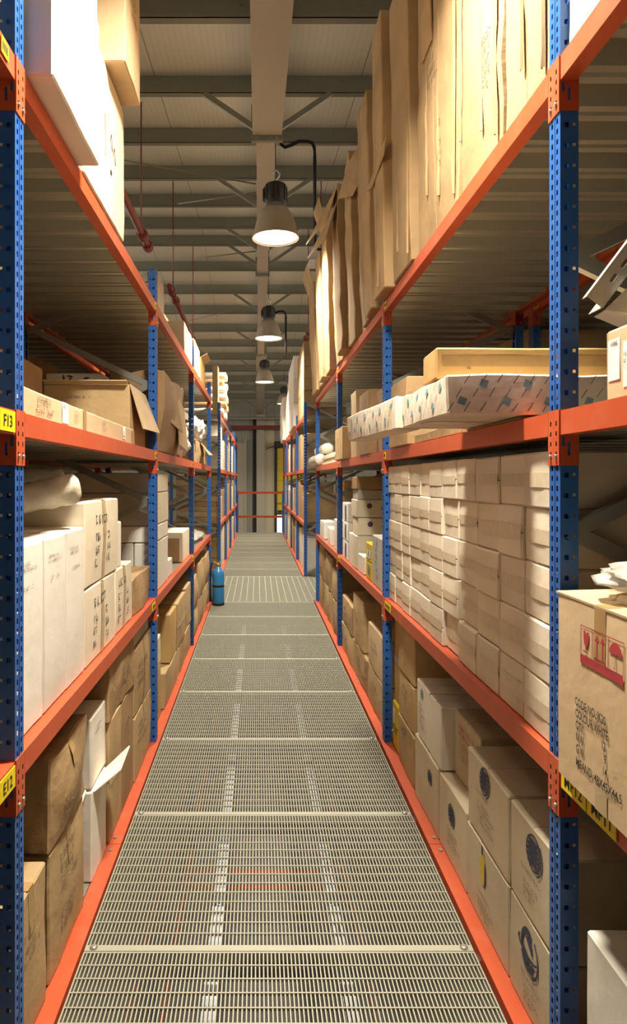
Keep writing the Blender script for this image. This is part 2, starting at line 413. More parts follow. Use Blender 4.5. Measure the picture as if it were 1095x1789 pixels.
# ================================================================= WALKWAY
def build_walkway():
    x0, x1 = -.70, .872; W = x1-x0; Lg = 1.098; gap = .004
    def panel_mesh():
        b = MB(); l = Lg-gap; h = .034
        b.box(0, W, 0, .034, -h, 0); b.box(0, W, l-.008, l, -h, 0)      # end bands
        b.box(0, .006, .034, l-.008, -h, 0); b.box(W-.006, W, .034, l-.008, -h, 0)
        n = 100
        for i in range(1, n):
            x = W*i/n; b.box(x-.0025, x+.0025, .034, l-.008, -h, -.001)
        for k in range(1, 15):
            y = .034+(l-.04)*k/15; b.box(.006, W-.006, y-.003, y+.003, -.009, .0015)
        return b.mesh('grating_panel')
    def cross_mesh(w, l):
        b = MB(); h = .034
        b.box(0, w, 0, .02, -h, 0); b.box(0, w, l-.02, l, -h, 0); b.box(0, .006, .02, l-.02, -h, 0); b.box(w-.006, w, .02, l-.02, -h, 0)
        n = int(l/.0165)
        for i in range(2, n-1):
            y = l*i/n; b.box(.006, w-.006, y-.003, y+.003, -h, -.001)
        k = int(w/.10)
        for i in range(1, k): x = w*i/k; b.box(x-.006, x+.006, .02, l-.02, -.012, .002)
        return b.mesh('grating_panel')
    me = panel_mesh(); me.materials.append(M['grate'])
    ys = [2.70+Lg*k for k in range(-3, 7)]
    ys += [13.12+Lg*k for k in range(10)]
    bm_ = None
    for i, y in enumerate(ys):
        o = put('grating_panel', me, None, (x0, y, 0))
        place = f'{ORD[i]} panel from the camera, before the cross aisle' if i < 10 else f'{ORD[i-10]} panel beyond the cross aisle'
        tag(o, f'pale steel walkway grating, {place}', 'floor grating', 'grating panels of the walkway')
        for x in (.035, W-.035):
            if bm_ is None:
                b = MB(); b.lathe([(.016, 0), (.016, .004), (.009, .009)], (0, 0, 0), 10); bm_ = b.mesh('clip_bolt'); bm_.materials.append(M['bolt'])
            put('clip_bolt', bm_, o, (x, .018, .001))
    l = 13.12-gap-(2.70+Lg*7)
    c1 = cross_mesh(W, l); c1.materials.append(M['grate'])
    o = put('grating_panel', c1, None, (x0, 2.70+Lg*7, 0))
    tag(o, 'wide walkway grating with crosswise bars in the middle of the cross aisle', 'floor grating', 'grating panels of the walkway')
    c2 = cross_mesh(2.2, 13.12-10.62); c2.materials.append(M['grate'])
    o = put('grating_panel', c2, None, (x0-2.2-.004, 10.62, 0)); tag(o, 'grating panel of the cross aisle between the left racks', 'floor grating', 'grating panels of the walkway')
    o = put('grating_panel', c2, None, (x1+.004, 10.62, 0)); tag(o, 'grating panel of the cross aisle between the right racks', 'floor grating', 'grating panels of the walkway')
    # joists under the grating
    for i in range(21):
        y = 1.6+1.098*i
        b = MB(); b.box(-.80, .96, -.02, .02, -.11, -.036)
        o = b.build('walkway_joist', M['galv'], None, (0, y+.016, 0)); tag(o, f'steel joist below the walkway grating, {ORD[i]} from the camera', 'joist', 'joists below the walkway')
    # batten lights under the grating, seen through the slots
    n = 0
    for sx in (-.19, .37):
        for k in range(5):
            e = empty('batten_light', (sx, 1.75+1.6*k, -.22), f'white batten light below the grating, {"left" if sx < 0 else "right"} row, {ORD[k]} from the camera', 'light', 'batten lights below the walkway')
            b = MB(); b.box(-.03, .03, 0, 1.5, 0, .05); b.build('housing', M['housing'], e)
            b = MB(); b.tube([(0, .03, -.016), (0, 1.47, -.016)], .014, 8); b.build('tube', M['tube'], e)
            for y in (.2, 1.3):
                b = MB(); b.tube([(0, y, .05), (0, y, .11)], .004, 6); b.build('hanger', M['galv'], e)
    # stripes on the ground floor
    b = MB(); b.box(-.72, .90, 7.12, 7.22, -2.45, -2.447); b.box(-.72, .90, 7.36, 7.46, -2.45, -2.447); struct(b.build('trim_5', M['orange']))

# ================================================================= RACKS
def rack_meshes():
    R = {}
    for s in (1, -1):
        b = MB(); H = TOP-.014; w = .075; d = .055
        cols = [(.0205, .010, .03, .031, .016), (.0545, .010, .03, .031, .016)]
        sc = [(.019, .014, .04, .062, .015), (.042, .009, .042, .062, .009)]
        b.plate((0, -.055, .014), (0, 1, 0), (0, 0, 1), w, H, cols)
        b.plate((0, -.055, .014), (s, 0, 0), (0, 0, 1), d, H, sc)
        b.plate((0, .020, .014), (s, 0, 0), (0, 0, 1), d, H, sc)
        b.quad((s*d, -.055, .014), (s*d, -.038, .014), (s*d, -.038, TOP), (s*d, -.055, TOP))
        b.quad((s*d, .020, .014), (s*d, .003, .014), (s*d, .003, TOP), (s*d, .020, TOP))
        b.quad((0, -.055, .014), (s*d, -.055, .014), (s*d, .02, .014), (0, .02, .014))
        # centre rib pressed into the front face
        b.box(-.0015*s if s > 0 else -.0015*s-.0015, 0 if s > 0 else .003-.0015, -.0205, -.0145, .014, TOP)
        me = b.mesh('upright'); me.materials.append(M['blue']); R['up', s] = me
        # beam end connectors: front strip + plate across the rack, at the near and far end of a beam
        for e in (1, -1):
            b = MB(); h = .165; t = .004; fw = .037
            ya = .0 if e > 0 else -fw     # e=+1: connector at the near end of its beam (bay lies at +y)
            b.plate((-s*t, ya, -h), (0, 1, 0), (0, 0, 1), fw, h+.004, [(.0185, .008, .035, .031, .014)])
            b.plate((0, ya, -h), (0, 1, 0), (0, 0, 1), fw, h+.004, [(.0185, .008, .035, .031, .014)])
            for yy in (ya, ya+fw): b.quad((0, yy, -h), (-s*t, yy, -h), (-s*t, yy, .004), (0, yy, .004))
            b.quad((0, ya, -h), (-s*t, ya, -h), (-s*t, ya+fw, -h), (0, ya+fw, -h)); b.quad((0, ya, .004), (-s*t, ya, .004), (-s*t, ya+fw, .004), (0, ya+fw, .004))
            yp = fw+.0015 if e > 0 else -fw-.0015
            b.plate((-s*t, yp, -h), (s, 0, 0), (0, 0, 1), .060, h+.004, [(.013, .009, .072, 0, .028), (.030, .008, .050, 0, .040)])
            b.cur = 1; b.lathe([(.0065, 0), (.0065, -.006*s)], (-s*t, ya+.0185, -h+.028), 10, 'x')
            me = b.mesh('connector'); me.materials.append(M['orange']); me.materials.append(M['bolt']); R['con', s, e] = me
    return R

def label_plate(parent, s, y, zc, txt, w=.06, h=.048):
    if txt: h = .062
    b = MB(); b.box(-.0015, .0015, -w/2, w/2, -h/2, h/2); b.cur = 1
    if txt:
        v, f = text_polys(txt, h*.55); xs = [q[0] for q in v]; wid = max(xs)-min(xs); k = min(1, w*.86/wid)
        n = len(b.v)
        for (px, py) in v: b.v.append((-s*.0024, -s*((px-min(xs)-wid/2)*k), py-h*.275))
        for q in f: b.f.append(tuple(n+i for i in q)); b.m.append(1); b.sm.append(False)
    else:
        for i in range(4): b.box(-.0024 if s > 0 else 0, 0 if s > 0 else .0024, -w*.36+i*w*.19, -w*.36+i*w*.19+w*.11, -h*.25, h*.25)
    return b.build('shelf_label', [M['yellow'], M['plate_ink']], parent, (-s*.0035, y, zc))

def build_rack(R, s, ups, label, plates):
    XF = XR if s > 0 else XL
    root = empty('pallet_rack', (s*XF, ups[0], 0), label, 'rack', 'blue and orange racks along the walkway')
    Y = [u-ups[0] for u in ups]
    for y in Y:
        put('upright', R['up', s], root, (0, y, 0)); put('upright', R['up', -s], root, (s*DEPTH, y, 0))
        # bracing of the frame
        zf = [.05, .895, 1.74, 2.585, 3.39]; x0, x1 = .055, DEPTH-.055
        for i, z in enumerate(zf):
            zr = z+.4225
            for (za, zb2) in (((z, zr),) if i < 4 else ())+(((z, zr-.845),) if i > 0 else ()):
                b = MB(); p = Vector((s*x0, -.0175, za)); q = Vector((s*x1, -.0175, zb2)); d = (q-p).normalized()
                dz = Vector((-d.z, 0, d.x))*.021*(1 if d.x > 0 else -1)
                b.bar(p, q, .003, .042, (0, 0, 1))
                b.bar(p+dz+Vector((0, .015, 0)), q+dz+Vector((0, .015, 0)), .030, .003, dz); b.bar(p-dz+Vector((0, .015, 0)), q-dz+Vector((0, .015, 0)), .030, .003, dz)
                b.build('brace', M['galv'], root, (0, y, 0))
        b = MB(); b.box(min(s*.055, s*(DEPTH-.055)), max(s*.055, s*(DEPTH-.055)), -.03, -.002, TOP-.09, TOP-.05); b.build('brace', M['galv'], root, (0, y, 0))
    # floor edge beams jointed at mid bay
    for i, y in enumerate(Y):
        a = (Y[i-1]+y)/2 if i else y-.05
        c = (y+Y[i+1])/2 if i < len(Y)-1 else y+.05
        b = MB(); xa, xb = sorted((-s*.022, s*.052)); b.box(xa, xb, a+.002, c-.002, -.12, .012)
        b.cur = 1
        for yy in (a+.06, c-.06): b.lathe([(.010, .012), (.010, .018)], (s*.02, yy, 0), 8)
        b.build('floor_beam', [M['orange'], M['bolt']], root)
        b = MB(); xa, xb = sorted((s*(DEPTH-.05), s*DEPTH)); b.box(xa, xb, a+.002, c-.002, -.12, .012); b.build('floor_beam', M['orange'], root)
    for i in range(len(Y)-1):
        y0 = Y[i]+.020; y1 = Y[i+1]-.055
        for li, z in enumerate(LV):
            # corrugated deck
            if li == 0:
                b = MB(); xa, xb = sorted((s*.056, s*(DEPTH-.056))); b.box(xa, xb, y0+.01, y1-.01, -.004, .010); b.build('deck', M['deckm'], root)
                continue
            b = MB(); xa, xb = sorted((s*.052, s*(DEPTH-.052))); pit = .2155; k = 0; zt = z-.002; yy = Y[i]+.0; prof = []
            while yy < Y[i+1]-.001:
                for dy, dz in ((0, 0), (.075, 0), (.100, -.062), (.132, -.062), (.138, -.052), (.150, -.052), (.156, -.062), (.190, -.062)):
                    if yy+dy < Y[i+1]: prof.append((yy+dy, zt+dz))
                yy += pit
            prof.append((Y[i+1], zt))
            for (ya, za), (yb, zb2) in zip(prof, prof[1:]):
                b.quad((xa, ya, za), (xb, ya, za), (xb, yb, zb2), (xa, yb, zb2)); b.quad((xa, ya, za-.0012), (xb, ya, za-.0012), (xb, yb, zb2-.0012), (xa, yb, zb2-.0012))
            b.build('deck', M['deckm'], root)
            # front beam with its two connectors
            b = MB(); xa, xb = sorted((0, s*.05)); b.box(xa, xb, 0, y1-y0, -.073, 0)
            bm = b.build('beam', M['orange'], root, (0, y0, z))
            put('connector', R['con', s, -1], bm, (0, y1-y0+.037, 0)); put('connector', R['con', s, 1], bm, (0, -.037-.0005, 0))
            for (bi, lj, ypos, txt, w) in plates:
                if bi == i and lj == li:
                    label_plate(bm, s, ypos if ypos >= 0 else (y1-y0)+ypos, -.036, txt, w)
            b = MB(); xa, xb = sorted((s*(DEPTH-.05), s*DEPTH)); b.box(xa, xb, y0, y1, z-.073, z)
            for yy, e in ((Y[i]+.020, 1), (Y[i+1]-.055, -1)): b.box(*sorted((s*(DEPTH-.06), s*(DEPTH+.003))), min(yy, yy-.037*e), max(yy, yy-.037*e), z-.165, z)
            b.build('beam', M['orange'], root)
    return root

def build_lower(s):
    """the row of racking on the ground floor that carries the walkway"""
    XF = XR if s > 0 else XL; side = 'right' if s > 0 else 'left'
    root = empty('support_rack', (s*XF, NEAR[0], -2.45), f'blue rack on the ground floor below the {side} walkway edge, seen through the grating', 'rack')
    for y in [v-NEAR[0] for v in NEAR+FAR]:
        for x in (0, DEPTH-.06):
            b = MB(); xa, xb = sorted((s*x, s*(x+.06))); b.box(xa, xb, y-.055, y+.02, 0, 2.32); b.build('upright', M['blue'], root)
    Y = [v-NEAR[0] for v in NEAR+FAR]
    for y0, y1 in zip(Y, Y[1:]):
        for z in (.17, 1.3):
            b = MB(); xa, xb = sorted((-s*.01, s*.04)); b.box(xa, xb, y0+.02, y1-.055, z-.08, z); b.build('beam', M['orange'], root)
            b = MB(); xa, xb = sorted((s*.045, s*DEPTH)); b.box(xa, xb, y0+.02, y1-.055, z-.03, z-.002); b.build('deck', M['deckm'], root)

# ================================================================= LAMPS
def build_lamps(roofz):
    spots = [(.21, 2.36), (.212, 7.95), (.222, 13.6), (.205, 19.7), (1.0, 25.3)]
    names = ['nearest the camera, above the frame', 'the largest one in view, beside the rafter', 'second in view along the aisle', 'third in view along the aisle', 'last one, half behind the right cartons']
    first = None
    for (x, y), nm in zip(spots, names):
        zr = EYE+2.86
        lab = f'bell shaped high bay lamp switched on, {nm}'
        if first is None:
            e = empty('pendant_lamp', (x, y, zr), lab, 'lamp', 'pendant lamps over the walkway')
            prof = [(.276, 0), (.279, .007), (.276, .015), (.261, .061), (.244, .134), (.224, .208), (.196, .275), (.159, .336), (.120, .373), (.120, .367), (.156, .328), (.193, .266), (.220, .202), (.241, .132), (.257, .061), (.271, .012), (.276, 0)]
            b = MB(); b.lathe(prof, (0, 0, 0), 48, cap=False); b.build('lamp_shade', M['lampshell'], e)
            b = MB(); b.lathe([(.0, .020), (.17, .020), (.254, .017)], (0, 0, 0), 40, cap=False); b.build('lens', M['lens'], e)
            b = MB(); b.lathe([(.112, .362), (.117, .41), (.130, .428), (.130, .617), (.120, .635), (.073, .642), (.061, .666), (.024, .672)], (0, 0, 0), 20)
            for k in range(10):
                a = 2*PI*k/10; b.bar((.132*math.cos(a), .132*math.sin(a), .434), (.132*math.cos(a), .132*math.sin(a), .61), .015, .015, (math.cos(a), math.sin(a), 0))
            b.box(-.153, -.122, -.05, .05, .465, .575); b.build('ballast_housing', M['lampdark'], e)
            b = MB(); b.tube([(.0, 0, .666), (.0, 0, .69), (.037, 0, .733), (.049, 0, .77), (.024, 0, .807), (-.018, 0, .813), (-.043, 0, .782), (-.037, 0, .758)], .010, 8); b.build('hook', M['steel'], e)
            first = e
        else:
            e = dup_tree(first); e.location = (x, y, zr); e['label'] = lab; LABELS.setdefault(lab, []).append(e.name)
        for ch in list(e.children):
            if ch.name.startswith('suspension') or ch.type == 'LIGHT': bpy.data.objects.remove(ch)
        b = MB(); b.tube([(.0, 0, .805), (.0, 0, roofz(y)-zr+.01)], .006, 6); b.build('suspension_cable', M['black'], e)
        li = bpy.data.lights.new('lamp_light', 'AREA'); li.shape = 'DISK'; li.size = .46; li.energy = LAMP_W; li.color = LAMP_C; li.spread = math.radians(132)
        lo = bpy.data.objects.new('lamp_light', li); COL.objects.link(lo); lo.parent = e; lo.location = (0, 0, .012)
    # conduits
    y = 9.13; b = MB()
    b.tube([(.32, y, 6.50), (.32, y, 6.47), (.37, y, 6.43), (.46, y, 6.46), (.56, y, 6.51), (.68, y, 6.51), (.745, y, 6.49), (.772, y, 6.43), (.778, y, 6.3), (.778, y, 5.26), (.788, y, 5.11), (.82, y, 5.045), (.88, y, 5.03), (.93, y, 5.03)], .023, 10)
    tag(b.build('cable_conduit', M['black']), 'black bent conduit coming down from the roof right of the largest lamp', 'conduit')
    e2 = [o for o in COL.objects if o.get('label', '').endswith('second in view along the aisle')][0]
    b = MB(); b.tube([(.13, 0, .52), (.20, 0, .555), (.29, 0, .56), (.335, 0, .53), (.35, 0, .44), (.35, 0, -.40)], .022, 10); b.build('cable_conduit', M['black'], e2)
    b = MB(); b.box(-.09, .09, -.06, .06, -.045, .045); b.box(-.06, .06, -.063, -.06, -.025, .025)
    tag(b.build('junction_box', M['housing'], None, (.79, 9.2, 4.86)), 'small pale junction box below the conduit elbow', 'junction box')
# ================================================================= CARTONS
class Form:
    """the worn shape of one carton: maps points of the perfect box onto the bulged, dented, leaning one"""
    def __init__(s, hx, hy, h, seed, crumple=.004, bulge=.006, lean=(0, 0), sag=0., groove=None, gw=.005, gd=.005):
        s.hx, s.hy, s.h = hx, hy, h; s.seed = seed; s.cr = crumple; s.bu = bulge; s.lean = lean; s.sag = sag
        s.groove = groove; s.gw = gw; s.gd = gd; r = random.Random(seed); s.off = Vector((r.uniform(-50, 50), r.uniform(-50, 50), r.uniform(-50, 50)))
    def __call__(s, p, n=None, off=0.):
        x, y, z = p; u = x/s.hx; v = y/s.hy; w = 2*z/s.h-1
        q = Vector(p)
        if s.cr:
            nv = noise.noise_vector(q*4.0+s.off)*s.cr+noise.noise_vector(q*11.0+s.off)*(s.cr*.4)
            if z < .02: nv.z = abs(nv.z)*.2
            q += nv
        if s.bu:
            a = max(0, 1-v*v)*max(0, 1-w*w); q.x += s.bu*u*a
            a = max(0, 1-u*u)*max(0, 1-w*w); q.y += s.bu*.25*v*a
        if s.sag: q.z -= s.sag*max(0, 1-u*u)*max(0, 1-v*v)*max(0, w)
        t = max(0, z/s.h); q.x += s.lean[0]*t; q.y += s.lean[1]*t
        if n is not None: q += Vector(n)*off
        return q

def axis_coords(L, step, extra=()):
    e = min(.006, L*.08); n = max(1, min(12, int(round(L/step))))
    c = {0., e, L-e, L}
    for i in range(1, n): c.add(L*i/n)
    for x in extra: c.add(x)
    c = sorted(c); out = [c[0]]
    for x in c[1:]:
        if x-out[-1] > 1e-4: out.append(x)
    return out

def carton_mesh(name, F, mat, s, seam=None, step=.11):
    hx, hy, h = F.hx, F.hy, F.h
    gx, gy, gz = [], [], []
    g = .004
    if seam == 'aisle': gz = [h/2-g, h/2, h/2+g]
    if seam == 'aisle_v' or seam == 'top': gy = [hy-g, hy, hy+g]
    if seam == 'top_y': gx = [hx-g, hx, hx+g]
    X = axis_coords(2*hx, step, gx); Y = axis_coords(2*hy, step, gy); Z = axis_coords(h, step, gz)
    idx = {}; V = []; Fc = []
    nx, ny, nz = len(X)-1, len(Y)-1, len(Z)-1
    pull = .0035
    def vid(i, j, k):
        key = (i, j, k)
        if key not in idx:
            x, y, z = X[i]-hx, Y[j]-hy, Z[k]
            ex, ey, ez = i in (0, nx), j in (0, ny), k in (0, nz)
            if ex+ey+ez >= 2:
                if ex: x -= math.copysign(pull, x)
                if ey: y -= math.copysign(pull, y)
                if ez: z += pull if k == 0 else -pull
            if seam == 'aisle' and abs(Z[k]-h/2) < 1e-6 and i == (0 if s > 0 else nx): x += .006*s
            if seam == 'aisle_v' and abs(Y[j]-hy) < 1e-6 and i == (0 if s > 0 else nx): x += .006*s
            if seam in ('top',) and abs(Y[j]-hy) < 1e-6 and k == nz: z -= .006
            if seam == 'top_y' and abs(X[i]-hx) < 1e-6 and k == nz: z -= .006
            idx[key] = len(V); V.append(tuple(F((x, y, z))))
        return idx[key]
    for i in range(nx):
        for j in range(ny):
            Fc.append((vid(i,j,0), vid(i,j+1,0), vid(i+1,j+1,0), vid(i+1,j,0)))
            Fc.append((vid(i,j,nz), vid(i+1,j,nz), vid(i+1,j+1,nz), vid(i,j+1,nz)))
    for i in range(nx):
        for k in range(nz):
            Fc.append((vid(i,0,k), vid(i+1,0,k), vid(i+1,0,k+1), vid(i,0,k+1)))
            Fc.append((vid(i,ny,k), vid(i,ny,k+1), vid(i+1,ny,k+1), vid(i+1,ny,k)))
    for j in range(ny):
        for k in range(nz):
            Fc.append((vid(0,j,k), vid(0,j,k+1), vid(0,j+1,k+1), vid(0,j+1,k)))
            Fc.append((vid(nx,j,k), vid(nx,j+1,k), vid(nx,j+1,k+1), vid(nx,j,k+1)))
    me = bpy.data.meshes.new(name); me.from_pydata(V, [], Fc); me.materials.append(mat)
    for p in me.polygons: p.use_smooth = True
    me.set_sharp_from_angle(angle=.45)
    return me

class Face:
    """print, tape and stickers are laid on a carton face in (u, v): u to the reader's right from the centre, v up from the bottom edge"""
    def __init__(s, F, side, face): s.F = F; s.s = side; s.face = face
    def pt(s, u, v, off):
        F = s.F; sd = s.s
        if s.face == 'A': p = (-sd*F.hx, -sd*u, v); n = (-sd, 0, 0)
        elif s.face == 'C': p = (u, -F.hy, v); n = (0, -1, 0)
        elif s.face == 'B': p = (-sd*F.hx+sd*v, -sd*u, 0); n = (0, 0, -1)
        else: p = (-sd*F.hx+sd*v, -sd*u, F.h); n = (0, 0, 1)
        return F(p, n, off)
    def patch(s, mb, u0, u1, v0, v1, off=.0016, step=.06):
        nu = max(1, int(math.ceil((u1-u0)/step))); nv = max(1, int(math.ceil((v1-v0)/step)))
        for i in range(nu):
            for j in range(nv):
                a, c = u0+(u1-u0)*i/nu, u0+(u1-u0)*(i+1)/nu; b, d = v0+(v1-v0)*j/nv, v0+(v1-v0)*(j+1)/nv
                mb.quad(s.pt(a, b, off), s.pt(c, b, off), s.pt(c, d, off), s.pt(a, d, off))
    def poly(s, mb, pts, off=.002):
        mb.quad(*[s.pt(u, v, off) for u, v in pts])
    def text(s, mb, txt, u, v, size, off=.0026, squeeze=1.):
        V, f = text_polys(txt, size); n = len(mb.v)
        for (a, b) in V: mb.v.append(tuple(s.pt(u+a*squeeze, v+b, off)))
        for q in f: mb.f.append(tuple(n+i for i in q)); mb.m.append(mb.cur); mb.sm.append(False)
    def marks(s, mb, u, v, w, rows, size, seed, lead=1.7, off=.0022):
        """rows of illegible worn print"""
        r = random.Random(seed)
        for k in range(rows):
            y = v-k*size*lead; x = u; end = u+w*r.uniform(.55, 1)
            while x < end:
                cw = size*r.uniform(.35, .75)
                t = size*.16; c = r.random()
                if c < .75: s.poly(mb, [(x, y), (x+t, y), (x+t, y+size), (x, y+size)], off)
                if r.random() < .6: s.poly(mb, [(x, y+size-t), (x+cw, y+size-t), (x+cw, y+size), (x, y+size)], off+.0002)
                if r.random() < .5: s.poly(mb, [(x, y), (x+cw, y), (x+cw, y+t), (x, y+t)], off+.0003)
                if r.random() < .4: s.poly(mb, [(x+cw-t, y), (x+cw, y), (x+cw, y+size*.6), (x+cw-t, y+size*.6)], off+.0001)
                x += cw+size*r.choice((.22, .22, .3, .9))

SEED = [100]
def carton(s, d0, d1, y0, y1, z0, z1, mat, label, group=None, crumple=.004, bulge=.006, lean=(0, 0), seam=None, tape=None, name='carton', cat='carton', prints=(), step=.11, sag=0., rz=0.):
    SEED[0] += 1; seed = SEED[0]
    XF = XR if s > 0 else XL
    a, c = sorted((s*(XF+d0), s*(XF+d1))); hx, hy, h = (c-a)/2-.001, (y1-y0)/2-.0015, z1-z0-.001
    F = Form(hx, hy, h, seed, crumple, bulge, lean, sag)
    me = carton_mesh(name, F, M[mat], s, seam, step)
    o = put(name, me, None, ((a+c)/2, (y0+y1)/2, z0+.0005)); o.rotation_euler = (0, 0, rz)
    if label: tag(o, label, cat, group)
    A = Face(F, s, 'A'); Tp = Face(F, s, 'T'); Cm = Face(F, s, 'C'); Bt = Face(F, s, 'B')
    tw = .028
    if tape:
        b = MB()
        if seam == 'aisle': A.patch(b, -hy+.002, hy-.002, h/2-.024, h/2+.024)
        elif seam in ('top', 'aisle_v', None):
            tl = h if seam == 'aisle_v' else min(h*.30, .16)
            Tp.patch(b, -tw, tw, 0, 2*hx); A.patch(b, -tw, tw, h-tl+.004, h-.001)
            if seam == 'top': Cm.patch(b, 0, .0001, 0, .0001)
        elif seam == 'top_y':
            for (u0, u1) in ((-hy, hy),): Tp.patch(b, u0, u1, hx-tw, hx+tw)
            Cm.patch(b, -tw, tw, h-min(h*.3, .14), h-.001)
        b.build('tape', M[tape], o)
    for pr in prints:
        kind = pr[0]; b = MB(); fc = {'A': A, 'C': Cm, 'T': Tp, 'B': Bt}[pr[1]]
        if kind == 'marks':
            _, _, ink, u, v, w, rows, size = pr; fc.marks(b, u, v, w, rows, size, seed+int(abs(u*1000))); b.build('printed_marking', M[ink], o)
        elif kind == 'text':
            _, _, ink, lines = pr
            for (t, u, v, size) in lines: fc.text(b, t, u, v, size)
            b.build('printed_marking', M[ink], o)
        elif kind == 'rect':
            _, _, m2, u0, u1, v0, v1, nm = pr; fc.patch(b, u0, u1, v0, v1, .0013 if nm == 'sticker' else .0016); b.build(nm, M[m2], o)
        elif kind == 'globe':
            _, _, ink, u, v, r = pr; globe(b, fc, u, v, r); b.build('printed_emblem', M[ink], o)
        elif kind == 'fn':
            pr[2](b, fc); b.build(pr[4], M[pr[3]], o)
    return o

def ring(b, fc, u, v, ru, rv, t, a0=0, a1=2*PI, n=28, off=.002):
    for i in range(n):
        p, q = a0+(a1-a0)*i/n, a0+(a1-a0)*(i+1)/n
        fc.poly(b, [(u+ru*math.cos(p), v+rv*math.sin(p)), (u+ru*math.cos(q), v+rv*math.sin(q)), (u+(ru-t)*math.cos(q), v+(rv-t)*math.sin(q)), (u+(ru-t)*math.cos(p), v+(rv-t)*math.sin(p))], off)
def disc(b, fc, u, v, ru, rv, a0=0, a1=2*PI, n=24, off=.002):
    fc.poly(b, [(u+ru*math.cos(a0+(a1-a0)*i/n), v+rv*math.sin(a0+(a1-a0)*i/n)) for i in range(n+(0 if a1-a0 > 6.2 else 1))], off)
def seg(b, fc, p, q, t, off=.0022):
    d = Vector((q[0]-p[0], q[1]-p[1])); d.normalize(); n = Vector((-d.y, d.x))*(t/2)
    fc.poly(b, [(p[0]-n.x, p[1]-n.y), (q[0]-n.x, q[1]-n.y), (q[0]+n.x, q[1]+n.y), (p[0]+n.x, p[1]+n.y)], off)
def globe(b, fc, u, v, r):
    ring(b, fc, u, v, r, r, r*.10)
    for k in (.35, .72): ring(b, fc, u, v, r*k, r*.98, r*.05)
    for k in (-.6, -.3, 0, .3, .6):
        w = math.sqrt(1-k*k)*r; seg(b, fc, (u-w, v+k*r), (u+w, v+k*r), r*.17)
    disc(b, fc, u-r*.15, v+r*.1, r*.5, r*.62, off=.0018)
    ring(b, fc, u+r*.16, v-r*.06, r*1.04, r*1.06, r*.10, -1.25, .9)

def flap(parent, pts, mat, t=.005, name='flap'):
    b = MB(); b.slab(pts, t); return b.build(name, M[mat], parent)

# soft things ------------------------------------------------------
def lump(name, mat, c, r, seed, amp=.25, freq=3., sub=4, parent=None, flat_z=True, sharp=.35):
    bm = bmesh.new(); bmesh.ops.create_icosphere(bm, subdivisions=sub, radius=1); rr = random.Random(seed)
    off = Vector((rr.uniform(-40, 40), rr.uniform(-40, 40), rr.uniform(-40, 40)))
    for v in bm.verts:
        p = v.co.copy(); k = 1+amp*noise.noise(p*freq*.5+off)+amp*sharp*abs(noise.noise(p*freq*1.7+off))*2-amp*sharp
        k += amp*sharp*.5*noise.noise(p*freq*4+off)
        q = Vector((p.x*r[0], p.y*r[1], p.z*r[2]))*k; v.co = q
    zmin = -r[2]*.86
    for v in bm.verts:
        if flat_z and v.co.z < zmin: v.co.z = zmin
    lo = min(v.co.z for v in bm.verts)
    for v in bm.verts: v.co.z -= lo
    me = bpy.data.meshes.new(name); bm.to_mesh(me); bm.free(); me.materials.append(M[mat])
    for p in me.polygons: p.use_smooth = True
    return put(name, me, parent, c)

def roll(name, mat, p, q, r, seed, wob=.10, seg=16, n=12, parent=None, hollow=True):
    """a wrapped roll lying from p to q with an open, scrunched end"""
    P = Vector(p); Q = Vector(q); d = (Q-P); L = d.length; d.normalize(); a = d.cross(Vector((0, 0, 1))).normalized(); b2 = a.cross(d)
    rr = random.Random(seed); off = Vector((rr.uniform(-40, 40),)*3); b = MB(); V = []
    prof = [(r*.30, .03), (r*.34, 0.0), (r*.62, -.004), (r*.9, .004)] if hollow else [(0.001, 0), (r*.55, .004), (r*.9, .02)]
    prof += [(r, .03+(L-.06)*i/n) for i in range(n+1)]+[(r*.85, L), (.001, L)]
    for (rad, h) in prof:
        for k in range(seg):
            t = 2*PI*k/seg; pp = d*h+a*(math.cos(t)*rad)+b2*(math.sin(t)*rad)
            w = 1+wob*noise.noise(pp*9+off)+wob*.6*noise.noise(pp*24+off)
            V.append(tuple(d*h+(pp-d*h)*w))
    b.v = V
    for i in range(len(prof)-1):
        for k in range(seg):
            k2 = (k+1) % seg; b.f.append((i*seg+k, i*seg+k2, (i+1)*seg+k2, (i+1)*seg+k)); b.m.append(0); b.sm.append(True)
    return b.build(name, M[mat], parent, p)
# ================================================================= STOCK ON THE RACKS
B, L1, L2, L3 = .012, LV[1]+.001, LV[2]+.001, LV[3]+.001
def flapw(o, pts, mat, t=.005):
    l = Vector(o.location); return flap(o, [tuple(Vector(p)-l) for p in pts], mat, t)
def mk(ink, u, v, w, rows, size, face='A'): return ('marks', face, ink, u, v, w, rows, size)

def torn(o, s, X, y, z0, z1, seed, w=.014, mat='kraft_dark'):
    """ragged paper edge standing proud along a fold of a tall carton"""
    r = random.Random(seed); n = int((z1-z0)/.045); l = Vector(o.location); b = MB(); b.smooth = False
    off = Vector((seed*3.1, 0, 0)); P = []
    for i in range(n+1):
        z = z0+(z1-z0)*i/n; yy = y+.020*noise.noise(Vector((0, 0, z*2.3))+off); e = w*(.35+abs(noise.noise(Vector((3, 0, z*7))+off)))
        P.append((Vector((X+s*.004, yy-.008, z))-l, Vector((X-s*e, yy, z))-l, Vector((X+s*.004, yy+.010, z))-l))
    for a, c in zip(P, P[1:]): b.quad(a[0], a[1], c[1], c[0]); b.quad(a[1], a[2], c[2], c[1])
    return b.build('torn_edge', M[mat], o)

